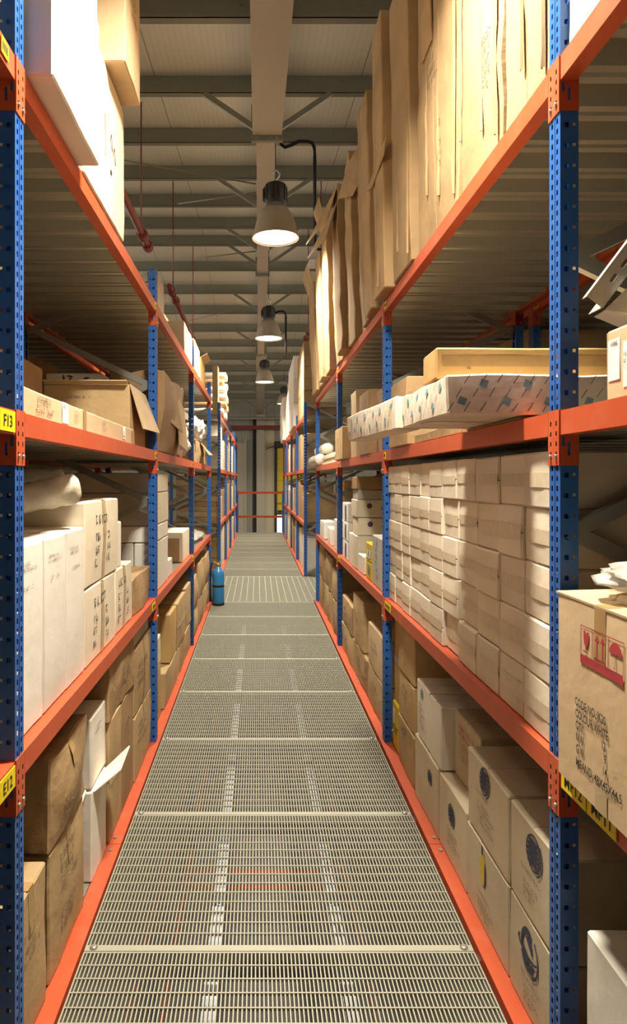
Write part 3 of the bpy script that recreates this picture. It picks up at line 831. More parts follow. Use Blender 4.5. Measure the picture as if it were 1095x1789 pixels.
def stock_left():
    s = -1; K = carton
    # ---- bottom shelf, first bay
    g = 'worn cartons along the bottom left shelf'
    K(s, .04, .62, 2.10, 2.44, B, .515, 'kraft', 'tan carton standing on the bottom left shelf right behind the first blue post', g, .008, .012, tape='tape', prints=[mk('ink_soft', -.1, .36, .2, 3, .022)])
    K(s, .045, .62, 2.49, 2.98, B, .50, 'kraft', 'tan carton on the bottom left shelf below the bulging brown one', g, .009, .012, tape='tape', prints=[mk('ink_soft', -.12, .40, .22, 4, .024), mk('ink_soft', -.12, .17, .2, 2, .03)])
    K(s, .04, .62, 2.485, 2.985, .505, .85, 'kraft_worn', 'bulging crumpled brown carton on top of a tan one behind the first left post', g, .020, .030, sag=.02, tape='tape', prints=[mk('ink_soft', -.14, .14, .28, 3, .022)])
    a = K(s, .045, .5, 3.13, 3.43, B, .435, 'white_board', 'white carton on the bottom left shelf with its white flap sticking out', 'white cartons on the bottom left shelf', .004, .004)
    flapw(a, [(-.775, 3.16, .43), (-.775, 3.40, .435), (-.66, 3.44, .535), (-.665, 3.24, .50)], 'white_board', .006)
    flapw(a, [(-.80, 3.128, .445), (-.99, 3.128, .445), (-.99, 3.05, .425), (-.80, 3.05, .415)], 'white_board', .006)
    K(s, .05, .5, 3.13, 3.44, .445, .775, 'white_board', 'crushed white carton on top of the one with the white flap', 'white cartons on the bottom left shelf', .010, .006, (.0, -.01), prints=[mk('ink_soft', -.08, .26, .15, 2, .012)])
    K(s, .04, .55, 3.47, 3.78, B, .635, 'kraft', 'tall tan carton on the bottom left shelf just beyond the white cartons', g, .006, .008, seam='aisle', tape='tape_pale')
    K(s, .04, .55, 3.79, 4.15, B, .635, 'kraft_dark', 'tall dull brown carton on the bottom left shelf below the torn brown one', g, .006, .008, prints=[mk('ink_soft', -.1, .46, .2, 5, .02)])
    K(s, .035, .55, 3.46, 4.15, .64, .975, 'kraft_worn', 'wide torn brown carton on the bottom left shelf close under the beam', g, .016, .016, sag=.01, prints=[mk('ink_soft', -.1, .2, .3, 3, .03)])
    K(s, .035, .55, 4.165, 4.80, B, .41, 'kraft', 'tan carton with a ragged top at the foot of the second left post', g, .010, .014, tape='tape', prints=[mk('ink_soft', -.2, .3, .3, 3, .03)])
    K(s, .035, .55, 4.165, 4.80, .415, .835, 'kraft', 'tan carton under two little grey boxes beside the second left post', g, .010, .010, seam='aisle_v', tape='tape', prints=[mk('ink_soft', -.22, .28, .3, 3, .03)])
    for i, (y0, y1) in enumerate(((4.20, 4.48), (4.49, 4.77))):
        K(s, .05, .4, y0, y1, .84, .965, 'grey_board', f'little grey box close under the lower left beam, {["nearer", "farther"][i]} of the two', 'little grey boxes under the beam', .003, .002)
    # second bay
    K(s, .05, .55, 4.98, 5.40, B, .44, 'kraft', 'tan carton at floor level just past the second left post, below a pale one', g, .006, .006)
    K(s, .05, .55, 4.98, 5.40, .445, .66, 'cream', 'pale carton on a tan one just past the second left post', g, .005, .004)
    K(s, .03, .6, 5.50, 6.55, B, .30, 'kraft', 'low tan carton at floor level in the second left bay, nearer one', g, .008, .008)
    K(s, .03, .6, 6.56, 7.58, B, .30, 'kraft_worn', 'low tan carton at floor level in the second left bay, farther one', g, .008, .008)
    K(s, .03, .75, 5.81, 6.26, .305, .725, 'kraft_yellow', 'tan carton with a clean front on the low cartons of the second left bay', g, .005, .005)
    K(s, .025, .6, 6.28, 7.02, .305, .73, 'kraft', 'long tan carton in the middle of the upper row in the second left bay', g, .008, .010, seam='aisle', tape='tape_pale')
    K(s, .03, .6, 7.04, 7.58, .305, .75, 'kraft', 'tan carton last in the upper row before the third left post', g, .008, .010)
    # third bay
    zz = [(7.76, 8.5, .34), (8.52, 9.4, .36), (9.42, 10.36, .35)]
    for i, (y0, y1, z) in enumerate(zz):
        K(s, .03, .6, y0, y1, B, z, 'kraft_worn' if i % 2 else 'kraft', f'slumped brown carton at floor level in the third left bay, {ORD[i]} from the camera', g, .016, .03)
        K(s, .03, .6, y0+.02, y1-.03, z+.005, [.72, .82, .80][i], 'kraft' if i % 2 else 'kraft_worn', f'bulging brown carton in the upper row of the third left bay, {ORD[i]} from the camera', g, .022, .04, sag=.03)
    # ---- lower shelf, first bay
    g = 'white cartons on the lower left shelf'
    pr = lambda sd: [mk('ink_soft', -.08, .56, .16, 2, .010), mk('ink_soft', -.06, .48, .12, 1, .012)]
    K(s, .04, .60, 2.10, 2.405, L1, 1.68, 'white_board', 'tall white carton on the lower left shelf, nearest the camera', g, .004, .006, seam='top', prints=pr(1))
    K(s, .04, .60, 2.41, 2.685, L1, 1.685, 'white_board', 'tall white carton with a torn top edge, between two others on the lower shelf', g, .007, .008, seam='top', prints=pr(2))
    K(s, .04, .60, 2.69, 2.975, L1, 1.69, 'white_board', 'tall white carton on the lower left shelf touching the stack of cream cartons', g, .004, .006, seam='top', prints=pr(3))
    g = 'cream cartons on the lower left shelf'
    cm = lambda h: [mk('ink', -.16, h*.70, .24, 1, .040), mk('ink', -.17, h*.50, .06, 3, .036), mk('ink', .06, h*.50, .07, 3, .036)]
    K(s, .04, .60, 2.985, 3.62, L1, 1.405, 'cream', 'cream carton with black marking at the base of the cream stack', g, .006, .006, seam='aisle_v', tape='tape_pale', prints=cm(.36))
    o = K(s, .04, .60, 2.985, 3.69, 1.408, 1.80, 'cream', 'cream carton with black marking on top of the cream stack', g, .007, .008, seam='aisle_v', tape='tape_pale', prints=cm(.40)+[mk('ink_soft', .0, .11, .24, 1, .03, 'C')])
    K(s, .05, .55, 3.70, 3.84, 1.408, 1.66, 'white_board', 'rounded white packet standing behind the upper cream carton', g, .012, .02)
    K(s, .04, .60, 3.63, 4.10, L1, 1.405, 'cream', 'cream carton with open top between the cream stack and a ragged brown one', g, .008, .006, seam='aisle_v', tape='tape_pale', prints=cm(.36))
    K(s, .04, .55, 4.11, 4.79, L1, 1.285, 'kraft_worn', 'ragged brown corrugated carton on the lower left shelf beside the second post', g, .018, .012, sag=.02)
    # bag rolls on the white cartons
    o = roll('foam_roll', 'bag', (-.755, 2.86, 1.865), (-1.28, 2.66, 1.755), .062, 3, .25, 24, 24, hollow=False)
    tag(o, 'pale bagged roll lying across the tall white cartons', 'roll')
    o = roll('foam_roll', 'bag', (-1.02, 3.55, 1.89), (-1.52, 3.3, 1.86), .075, 5, .12, 18, 12, hollow=False)
    tag(o, 'dim bagged roll lying deep in the shelf behind the cream stack', 'roll')
    K(s, .65, .97, 2.95, 3.95, L1, 1.82, 'grey_board', 'dim grey carton deep on the lower left shelf below the back roll', None, .006, .006)
    # second bay
    g = 'white cartons stacked past the second left post'
    K(s, .035, .19, 4.98, 5.72, L1, 1.425, 'white_board', 'narrow white carton at the bottom of the white stack, at the aisle edge', g, .002, .002)
    K(s, .195, .75, 4.98, 5.72, L1, 1.425, 'white_board', 'wide white carton at the bottom of the white stack, deeper in the shelf', g, .002, .002)
    K(s, .035, .80, 4.98, 5.72, 1.43, 1.553, 'white_board', 'flat white carton second up in the white stack', g, .004, .004, sag=.0)
    K(s, .035, .85, 4.98, 5.74, 1.557, 1.80, 'cream', 'pale carton third up in the white stack', g, .003, .003)
    K(s, .035, .80, 4.98, 5.72, 1.803, 1.95, 'cream', 'pale carton topmost of the white stack', g, .003, .003)
    K(s, .04, .35, 5.80, 6.05, L1, 1.20, 'white_board', 'small white carton alone on the lower left shelf in front of an open one', None, .004, .004)
    a = K(s, .04, .30, 6.85, 7.56, L1, 1.36, 'cream', 'cream carton with a brown open side before the third left post', None, .005, .004)
    flapw(a, [(-.80, 6.84, 1.06), (-.99, 6.84, 1.06), (-.99, 6.84, 1.30), (-.80, 6.84, 1.30)], 'kraft_dark', .004)
    K(s, .35, .9, 6.9, 7.55, L1, 1.55, 'kraft_dark', 'dull brown carton deep on the lower left shelf behind the cream open one', None, .004, .004)
    # third bay
    e = lump('film_pack', 'film', (-1.10, 9.4, L1), (.33, .95, .07), 12, .16, 6, 4); tag(e, 'low pack in clear film on the lower left shelf before the fourth post', 'film pack')
    K(s, .66, .94, 7.8, 8.9, L1, 1.66, 'kraft_dark', 'brown carton in the back of the lower shelf in the third left bay', None, .005, .005)
    # ---- upper shelf, first bay
    g = 'long flat cartons along the upper left beam'
    K(s, .03, .20, 2.105, 2.895, L2, 2.205, 'kraft_light', 'long flat tan carton on the upper left beam, the nearer one with the white sticker', g, .003, .002, prints=[('rect', 'A', 'paper', .10, .19, .012, .094, 'sticker'), mk('ink_soft', -.20, .06, .22, 2, .022), mk('ink', .115, .07, .05, 2, .012), mk('ink_soft', .27, .07, .1, 4, .008)])
    K(s, .03, .20, 2.90, 4.14, L2, 2.207, 'kraft_light', 'long flat tan carton on the upper left beam, the farther one', g, .003, .002, prints=[('rect', 'A', 'paper', .25, .33, .02, .09, 'sticker'), mk('ink_soft', -.25, .07, .1, 4, .008), mk('ink', .265, .05, .05, 2, .012), ('rect', 'A', 'tape', -.60, -.54, .004, .097, 'tape'), ('rect', 'A', 'tape', .52, .60, .006, .09, 'tape')])
    o = K(s, .07, .61, 4.18, 4.77, L2, 2.497, 'kraft', 'big open tan carton behind the long flat cartons, its flap hanging out', None, .004, .004, prints=[mk('ink_soft', -.15, .30, .3, 1, .014, 'C')])
    flapw(o, [(-.797, 4.19, 2.50), (-.797, 4.76, 2.50), (-.705, 4.83, 2.235), (-.725, 4.26, 2.225)], 'kraft_light', .006)
    flapw(o, [(-.81, 4.181, 2.495), (-1.33, 4.181, 2.495), (-1.33, 4.14, 2.515), (-.81, 4.14, 2.512)], 'kraft_light', .005)
    K(s, .52, .95, 3.0, 3.9, L2, 2.55, 'kraft_dark', 'brown carton deep on the upper left shelf to the left of the open one', None, .006, .006)
    # second bay
    def leaves(b, fc):
        r = random.Random(4)
        for i in range(46):
            u, v, a = r.uniform(-.19, .19), r.uniform(.03, .565), r.uniform(0, 6.3); c, sn = math.cos(a), math.sin(a); l, w = .030, .009
            fc.poly(b, [(u-c*l, v-sn*l), (u+sn*w, v-c*w), (u+c*l, v+sn*l), (u-sn*w, v+c*w)])
    K(s, .42, .84, 4.97, 5.55, L2, 2.69, 'white_board', 'white box with purple leaf pattern standing behind the open tan carton', None, .003, .003, prints=[('fn', 'C', leaves, 'ink_purple', 'printed_pattern'), ('fn', 'A', leaves, 'ink_purple', 'printed_pattern')])
    o = K(s, .0, .40, 4.96, 6.10, L2, 2.70, 'kraft_dark', 'torn brown carton collapsing on the upper left shelf past the second post', None, .035, .03, (.05, .0), sag=.06)
    flapw(o, [(-.70, 4.97, 2.72), (-.67, 5.5, 2.62), (-.64, 5.75, 2.30), (-.69, 5.2, 2.36)], 'kraft_worn', .006)
    flapw(o, [(-.68, 5.5, 2.66), (-.66, 6.05, 2.52), (-.64, 6.15, 2.16), (-.665, 5.7, 2.2)], 'kraft', .006)
    K(s, .45, .98, 5.7, 6.6, L2, 2.60, 'kraft_dark', 'dim brown carton deep on the upper shelf behind the torn one', None, .01, .01)
    g = 'film wrapped goods on the upper left shelf'
    o = lump('film_pack', 'foil', (-.85, 6.85, L2), (.16, .36, .24), 21, .30, 5, 4, sharp=.6); tag(o, 'silvery film wrapped pack on the upper left shelf before the third post', 'film pack', g)
    e = empty('steel_profile', (-.80, 6.5, 2.60), 'pale steel profile lying on the silvery film pack', 'steel part')
    b = MB(); b.bar((0, -.15, -.02), (-.02, .9, .02), .10, .006); b.bar((.05, -.15, -.05), (.03, .9, -.01), .006, .07); b.build('profile', M['steel'], e)
    o = lump('film_pack', 'foil', (-.84, 8.75, 2.38), (.16, .50, .19), 22, .30, 6, 4, sharp=.6); tag(o, 'crinkled clear film pack on the torn carton before the fourth left post', 'film pack', g)
    o = K(s, .02, .34, 8.0, 9.6, L2, 2.385, 'kraft_worn', 'torn tan carton below the crinkled film pack', None, .022, .03)
    flapw(o, [(-.74, 8.6, 2.38), (-.74, 9.2, 2.36), (-.62, 9.3, 2.24), (-.63, 8.7, 2.22)], 'kraft', .006)
    K(s, .02, .3, 7.72, 7.98, L2, 2.33, 'kraft', 'small tan carton right behind the third left post on the upper shelf', None, .006, .006)
    K(s, .4, .95, 7.9, 9.8, L2, 2.62, 'kraft_dark', 'dim brown carton deep behind the film packs', None, .006, .006)
    # ---- top shelf
    K(s, -.085, .55, 2.115, 2.73, L3, 3.75, 'white_board', 'big white carton overhanging the top left beam in the full lamp light', 'white cartons on the top left shelf', .003, .004, seam='aisle')
    K(s, -.075, .55, 2.12, 2.74, 3.755, 4.35, 'white_board', 'white carton on top of the big overhanging one, cut off by the frame', 'white cartons on the top left shelf', .004, .004)
    def sgn(b, fc):
        for (u, v) in ((.05, .36), (.12, .33)): seg(b, fc, (u, v), (u+.03, v+.05), .008); seg(b, fc, (u+.03, v+.05), (u+.05, v-.03), .008); seg(b, fc, (u+.05, v-.03), (u, v), .006)
        disc(b, fc, .07, .22, .02, .012)
    K(s, -.01, .55, 2.78, 3.61, L3, 3.875, 'cream', 'cream carton on the top left shelf below the overhanging tan one', 'cream cartons on the top left shelf', .005, .006, prints=[('fn', 'A', sgn, 'ink', 'printed_marking'), ('rect', 'A', 'tape_pale', -.06, -.03, .25, .45, 'sticker')])
    o = K(s, -.105, .5, 3.17, 3.56, 3.88, 4.62, 'kraft_light', 'tan carton tied with string jutting out high above the top left shelf', 'cream cartons on the top left shelf', .006, .006, prints=[mk('ink', -.08, .45, .16, 4, .03), ('rect', 'B', 'tape_pale', -.03, .03, .02, .4, 'tape')])
    K(s, .02, .3, 5.0, 5.36, L3, 3.45, 'cream', 'small cream carton on the top left shelf just past the second post', None, .005, .005)
    g = 'cartons on the top left shelf around the third post'
    K(s, .01, .20, 6.75, 7.58, L3, 3.50, 'cream', 'ribbed cream carton on the top left shelf just before the third post', g, .008, .01, prints=[mk('ink_soft', -.3, .28, .5, 1, .02)])
    K(s, .22, .55, 6.7, 7.5, L3, 3.60, 'kraft_yellow', 'tan carton behind the ribbed cream one on the top left shelf', g, .005, .005)
    K(s, .0, .22, 7.72, 8.45, L3, 3.53, 'cream', 'rounded cream carton on the top left shelf just past the third post', g, .010, .02, sag=.0)
    o = K(s, .05, .5, 9.25, 9.9, L3, 3.60, 'kraft_yellow', 'plain brown carton on the top left shelf before the fourth post', g, .004, .004)
    flapw(o, [(-.785, 9.26, 3.60), (-.785, 9.88, 3.60), (-.70, 9.9, 3.66), (-.70, 9.3, 3.66)], 'kraft_light', .006)
    g = 'big brown cartons in the rack behind the left one'
    for i, (y0, y1, z0, h) in enumerate([(4.98, 6.2, L2, .82), (6.25, 7.5, L2, .78), (7.8, 9.2, L2, .8), (3.2, 4.7, L2, .55)]):
        K(s, 1.12, 1.95, y0, y1, z0, z0+h, 'kraft_dark', f'dim brown carton in the rack behind the left one, upper shelf, {["second", "third", "fourth", "first"][i]} from the camera', g, .004, .004)
    for i, (y0, y1) in enumerate([(3.0, 4.6), (5.0, 6.4), (6.5, 7.5)]):
        K(s, 1.12, 1.95, y0, y1, L1, L1+.8, 'kraft_dark', f'dim brown carton in the rack behind the left one, lower shelf, {ORD[i]} from the camera', g, .004, .004)
    # ---- far left rack
    g = 'wrapped rolls heaped on the far left rack'
    n = 0; r = random.Random(5)
    for row in range(6):
        cnt = [5, 5, 4, 4, 3, 2][row]
        for k in range(cnt):
            y = 13.55+k*.31+row*.08+r.uniform(-.02, .02); z = L3+.088+row*.158
            o = roll('fabric_roll', ['roll_white', 'roll_brown', 'roll_white'][(row+k) % 3], (-.62-r.uniform(0, .09)+(.0 if row < 5 else -.02), y, z), (-1.5, y+.03, z), .084, 40+n, .16, 12, 6); n += 1
            tag(o, f'wrapped roll heaped on the far left rack, {ORD[row]} layer up, {ORD[k]} from the camera', 'roll', g)
    o = carton(s, .05, .16, 13.15, 13.5, L3, 4.14, 'kraft', 'tall narrow brown board at the near end of the heaped rolls', None, .006, .01)
    # board stack at the near end of the far rack, seen across the cross aisle
    g = 'flat brown cartons stacked at the near end of the far left rack'
    for i in range(9):
        carton(s, .06, .9, 13.32, 14.2, L1+.105*i if i < 8 else L1+.84, L1+.105*(i+1)-.002 if i < 8 else L1+.93, ['kraft_dark', 'kraft', 'kraft_worn'][i % 3], f'flat brown carton in the stack beyond the fire extinguisher, {ORD[i]} from its shelf', g, .004, .004)
    for i in range(3):
        carton(s, .06, .9, 13.32, 14.2, B+.33*i, B+.33*(i+1)-.004, 'kraft_dark', f'brown carton at floor level beyond the fire extinguisher, {ORD[i]} from the floor', g, .005, .005)

def stock_right():
    s = 1; K = carton
    # ---- the wall of small white cartons
    cols = [2.107, 2.365, 2.61, 2.88, 3.153, 3.40, 3.66, 3.88, 4.147, 4.38, 4.60, 4.805]
    r = random.Random(11); proto = {}
    g = 'small white cartons stacked on the lower right shelf'
    for ci in range(11):
        w = cols[ci+1]-cols[ci]-.003
        for v in range(2):
            SEED[0] += 1; F = Form(.205, w/2, .187, SEED[0], .004, .005)
            me = carton_mesh('small_carton', F, M['small_white'], 1, 'aisle', .10)
            b = MB(); fc = Face(F, 1, 'A'); hw = r.uniform(.020, .030); dv = r.uniform(-.008, .008)
            fc.patch(b, -w/2+.003, w/2-.003, .0935-hw+dv, .0935+hw+dv); tm = b.mesh('tape'); tm.materials.append(M['tape_grey'])
            proto[ci, v] = (me, tm)
        for ri in range(5):
            me, tm = proto[ci, r.randrange(2)]
            dx = r.uniform(-.006, .010)+(.012 if r.random() < .15 else 0)
            o = put('small_carton', me, None, (XR+.028+.207+dx, (cols[ci]+cols[ci+1])/2, L1+.1885*ri)); o.rotation_euler = (0, 0, r.uniform(-.012, .012))
            tag(o, f'small white carton, {ORD[ri]} row up from the beam, {ORD[ci]} column from the near blue post', 'carton', g)
            put('tape', tm, o)
    # ---- bottom shelf, first bay
    g = 'offwhite cartons with round emblems on the bottom right shelf'
    def bulb(b, fc):
        disc(b, fc, -.03, .245, .030, .062); disc(b, fc, -.03, .320, .008, .016)
    def bulbd(b, fc):
        disc(b, fc, -.012, .235, .022, .055, -1.5, 1.5, 20, .0026); fc.poly(b, [(-.05, .305), (-.03, .305), (-.03, .335), (-.05, .345)], .0026)
    def swirl(b, fc):
        ring(b, fc, -.035, .245, .060, .066, .022, .9, 3.6); ring(b, fc, -.03, .225, .062, .060, .026, 3.4, 5.9); disc(b, fc, -.045, .225, .040, .032, 2.6, 5.9); disc(b, fc, -.025, .255, .036, .030, -.5, 2.4); ring(b, fc, -.02, .235, .080, .080, .010, -1.3, 1.0); ring(b, fc, -.035, .24, .085, .028, .010, 2.6, 6.2)
    mks = [mk('ink_blue', -.09, .155, .18, 1, .012), mk('ink_soft', -.07, .11, .14, 3, .014)]
    mks2 = [mk('ink_blue', -.09, .13, .18, 1, .012), mk('ink_soft', -.07, .09, .14, 3, .014)]
    K(s, .04, .62, 2.105, 2.525, .365, .70, 'logo_board', 'offwhite carton with a blue globe emblem in the upper row beside the near blue post', g, .003, .004, seam='top', prints=[('globe', 'A', 'ink_blue', .015, .25, .062)]+mks)
    K(s, .04, .62, 2.535, 3.025, .365, .70, 'logo_board', 'offwhite carton with a blue globe emblem in the upper row, second from the near post', g, .003, .004, seam='top', prints=[('globe', 'A', 'ink_blue', -.02, .27, .056), mk('ink_soft', -.12, .195, .26, 1, .012), mk('ink_soft', -.1, .15, .2, 4, .015)])
    K(s, .11, .66, 3.07, 3.47, .385, .715, 'logo_board', 'offwhite carton with red print set back in the upper row of the bottom right shelf', g, .003, .004, seam='top', prints=[mk('ink_red', -.12, .26, .24, 2, .020), mk('ink_red', -.1, .19, .2, 4, .014)])
    K(s, .04, .58, 3.475, 3.70, .385, .715, 'white_board', 'white carton with a bright end in the upper row of the bottom right shelf', g, .004, .004, seam='top')
    K(s, .04, .58, 3.705, 3.99, .39, .72, 'white_board', 'white carton with a faint emblem in the upper row, next to the brown stack', g, .005, .005, seam='top', prints=[('globe', 'A', 'ink_teal', -.02, .27, .03), mk('ink_soft', -.1, .2, .18, 5, .018)])
    K(s, .04, .62, 2.105, 2.525, B, .360, 'logo_board', 'offwhite carton with a dark swirl emblem at floor level beside the near blue post', g, .003, .004, prints=[('fn', 'A', swirl, 'ink_blue', 'printed_emblem')]+mks2)
    K(s, .04, .62, 2.535, 3.04, B, .360, 'logo_board', 'offwhite carton with a yellow bulb emblem at floor level', g, .003, .004, prints=[('fn', 'A', bulb, 'yellow_board', 'printed_emblem'), ('fn', 'A', bulbd, 'ink_blue', 'printed_emblem'), mk('ink_soft', -.09, .13, .2, 1, .012), mk('ink_soft', -.1, .09, .22, 3, .014)])
    K(s, .04, .62, 3.05, 3.50, B, .380, 'logo_board', 'offwhite carton with a blue globe emblem at floor level, third from the near post', g, .003, .004, prints=[('globe', 'A', 'ink_blue', .0, .245, .052), mk('ink_soft', -.07, .15, .2, 4, .014)])
    K(s, .035, .62, 3.51, 4.02, B, .385, 'logo_board', 'offwhite carton with a small emblem at floor level next to the brown stack', g, .005, .006, prints=[('globe', 'A', 'ink_blue', .1, .26, .04)])
    g = 'brown cartons stacked on the bottom right shelf'
    K(s, .04, .55, 4.07, 4.53, B, .33, 'kraft', 'brown carton at the bottom of the stack next to the white cartons', g, .008, .008, prints=[mk('ink_soft', -.1, .24, .2, 1, .04)])
    K(s, .045, .55, 4.07, 4.53, .335, .63, 'kraft', 'brown carton in the middle of the stack next to the white cartons', g, .008, .008, prints=[mk('ink_soft', -.1, .2, .2, 2, .03)])
    K(s, .04, .55, 4.07, 4.53, .635, .95, 'kraft', 'brown carton on top of the stack next to the white cartons', g, .008, .008)
    K(s, .055, .5, 4.56, 4.79, B, .33, 'yellow_board', 'yellow box on the bottom right shelf against the second blue post', None, .003, .003, prints=[('rect', 'A', 'paper', -.10, -.02, .17, .28, 'sticker'), mk('ink', -.07, .11, .12, 1, .05)])
    K(s, .07, .5, 4.56, 4.79, .335, .93, 'kraft_yellow', 'tall tan carton standing on the yellow box', None, .004, .004, seam='aisle', tape='tape_pale')
    # beyond the near post, towards the camera
    def recyc(b, fc):
        for k in range(3): a = PI/2+k*2*PI/3; ring(b, fc, .33, .22, .050, .045, .014, a, a+1.7, 12)
    K(s, .07, .70, 1.20, 2.0, B, .28, 'kraft_dark', 'dim brown carton low at floor level behind the white one in the near right bay', None, .003, .003)
    K(s, .63, .98, 2.105, 2.60, B, .69, 'kraft_dark', 'dim brown carton deep behind the near blue post on the bottom right shelf', None, .003, .003, prints=[])
    # second bay
    g = 'brown cartons along the bottom right shelf of the second bay'
    for i, (y0, y1, z0, z1, mt, lab) in enumerate([(4.99, 5.78, B, .335, 'kraft', 'tan carton at floor level just past the second right post'), (5.80, 6.58, B, .33, 'kraft_worn', 'tan carton at floor level in the middle of the second right bay'), (6.60, 7.56, B, .32, 'kraft', 'tan carton at floor level just before the third right post'),
            (5.00, 5.76, .34, .69, 'kraft_light', 'light tan carton with a torn lid in the upper row past the second right post'), (6.02, 6.68, .335, .79, 'kraft', 'tall tan carton in the upper row of the second right bay'), (6.70, 7.52, .325, .62, 'kraft_worn', 'worn tan carton in the upper row just before the third right post')]):
        K(s, .04, .55, y0, y1, z0, z1, mt, lab, g, .010, .012, prints=[mk('ink_soft', -.2, (z1-z0)*.6, .3, 2, .03)])
    for i, (y0, y1, z0, z1, mt) in enumerate([(7.75, 8.6, B, .42, 'kraft_worn'), (8.62, 9.5, B, .44, 'kraft'), (9.52, 10.35, B, .45, 'kraft_worn'), (7.78, 8.5, .43, .80, 'kraft'), (8.55, 9.45, .445, .90, 'kraft_worn'), (9.5, 10.3, .455, .93, 'kraft_dark')]):
        K(s, .04, .55, y0, y1, z0, z1, mt, f'crumpled brown carton in the third right bay, {"floor" if i < 3 else "upper"} row, {ORD[i % 3]} from the camera', 'crumpled cartons in the third right bay', .016, .02)
    # ---- lower shelf, second bay
    g = 'mixed cartons on the lower right shelf past the second post'
    K(s, .03, .35, 5.04, 5.50, L1, 1.45, 'grey_board', 'greyish carton with dark print right past the second post on the lower right shelf', g, .004, .004, prints=[mk('ink_soft', -.05, .33, .1, 6, .03)])
    K(s, .035, .30, 5.55, 5.85, L1, 1.20, 'yellow_board', 'yellow patterned box on the lower right shelf, lower of the two', g, .003, .003, prints=[('globe', 'A', 'ink_teal', .0, .08, .045)])
    K(s, .035, .30, 5.55, 5.85, 1.203, 1.36, 'yellow_board', 'yellow patterned box on the lower right shelf, upper of the two', g, .003, .003, prints=[('rect', 'A', 'paper', -.09, .09, .03, .10, 'sticker'), ('globe', 'A', 'ink_teal', .0, .07, .03)])
    K(s, .03, .28, 5.95, 6.28, L1, 1.215, 'white_board', 'low white carton beside the yellow boxes', g, .004, .004)
    def oval(b, fc):
        ring(b, fc, -.13, .11, .025, .025, .025); ring(b, fc, .08, .085, .10, .045, .03); disc(b, fc, .11, .085, .045, .03)
    for i, (z0, z1, mt) in enumerate([(1.052, 1.37, 'cream'), (1.373, 1.54, 'cream'), (1.543, 1.71, 'cream'), (1.713, 1.805, 'grey_board'), (1.808, 1.93, 'kraft_worn')]):
        K(s, .02+.012*(i % 2), .52, 6.30, 6.66, z0, z1, mt, f'printed carton in the oval-marked stack past the second right post, {ORD[i]} from the shelf', g, .005, .006, prints=[('fn', 'C', oval, 'ink_purple', 'printed_emblem')] if i in (1, 2) else [])
    K(s, .03, .4, 6.68, 6.90, L1, 1.36, 'white_board', 'white carton between the printed stack and the purple boxes', g, .004, .004)
    for i in range(3):
        K(s, .03, .35, 6.95, 7.42, L1+.202*i, L1+.202*(i+1)-.003, 'white_board', f'white and purple box stacked before the third right post, {ORD[i]} from the shelf', g, .003, .003, prints=[('rect', 'C', 'purple_board', -.10, .10, .02, .18, 'printed_panel'), ('rect', 'A', 'purple_board', -.02, .08, .02, .17, 'printed_panel')])
    # third bay
    g = 'cartons on the lower right shelf of the third bay'
    for i in range(3):
        K(s, .16, .9, 8.3, 9.1, L1+.28*i, L1+.28*(i+1)-.004, 'kraft_yellow', f'plain tan carton stacked in the third right bay, {ORD[i]} from the shelf', g, .003, .003)
    K(s, .03, .14, 7.78, 8.25, L1, 1.42, 'cream', 'narrow white carton standing before the tan stack in the third right bay', g, .003, .003)
    K(s, .03, .3, 8.6, 9.0, L1, 1.27, 'white_board', 'small white carton in the third right bay, nearer one', g, .006, .008)
    K(s, .03, .3, 9.5, 10.1, L1, 1.30, 'white_board', 'small white carton in the third right bay, farther one', g, .006, .008)
    # near bay, beside the camera
    def red_sign(b, fc):
        fc.poly(b, [(-.104, .360), (.110, .360), (.110, .384), (-.104, .384)])
        for p, q in (((-.104, .384), (-.104, .460)), ((.110, .384), (.110, .460)), ((-.104, .460), (.110, .460)), ((-.042, .384), (-.042, .46)), ((.038, .384), (.038, .46))): seg(b, fc, p, q, .0025)
        # broken glass
        fc.poly(b, [(-.088, .450), (-.079, .449), (-.073, .440), (-.070, .449), (-.058, .447), (-.058, .425), (-.064, .412), (-.074, .408), (-.083, .416), (-.086, .428)]); seg(b, fc, (-.073, .410), (-.073, .396), .003); seg(b, fc, (-.086, .396), (-.060, .393), .004)
        # two arrows
        for u in (-.016, .012):
            seg(b, fc, (u, .392), (u, .440), .006); fc.poly(b, [(u-.012, .436), (u+.012, .436), (u, .453)])
        seg(b, fc, (-.030, .391), (.028, .391), .004)
        # umbrella
        n = 12; fc.poly(b, [(.074+.030*math.cos(PI*i/n), .424+.028*math.sin(PI*i/n)) for i in range(n+1)]); seg(b, fc, (.074, .424), (.074, .392), .0025); ring(b, fc, .070, .393, .005, .005, .002, PI, 2*PI, 8)
    tx = [('CODE NO.:JK20', -.133, .239, .0225), ('COLOUR:WHITE', -.133, .206, .0225), ('QTY:', -.133, .174, .0225), ('12', .004, .174, .0225), ('N.W', -.133, .142, .0225), ('9', .018, .142, .0225), ('G.W', -.133, .110, .0225), ('14', .010, .110, .0225), ('MEAND.:48X45X44.5', -.133, .074, .0225)]
    def lines(b, fc):
        for t, u, v, sz in tx: fc.text(b, t, u, v, sz, squeeze=.72 if len(t) < 14 else .80)
    o = K(s, -.043, .44, 1.44, 1.94, L1, 1.578, 'kraft_light', 'big tan carton marked CODE NO. JK20 jutting out at the right edge', None, .0035, .004, seam='top', prints=[('rect', 'A', 'tape', -.033, .024, .36, .525, 'tape'), ('rect', 'T', 'tape', -.033, .024, .0, .47, 'tape'), ('fn', 'A', red_sign, 'ink_red', 'printed_sign'), ('fn', 'A', lines, 'ink', 'printed_text'), ('rect', 'A', 'tape_pale', -.03, .03, .005, .07, 'tape')])
    b = MB(); l = o.location
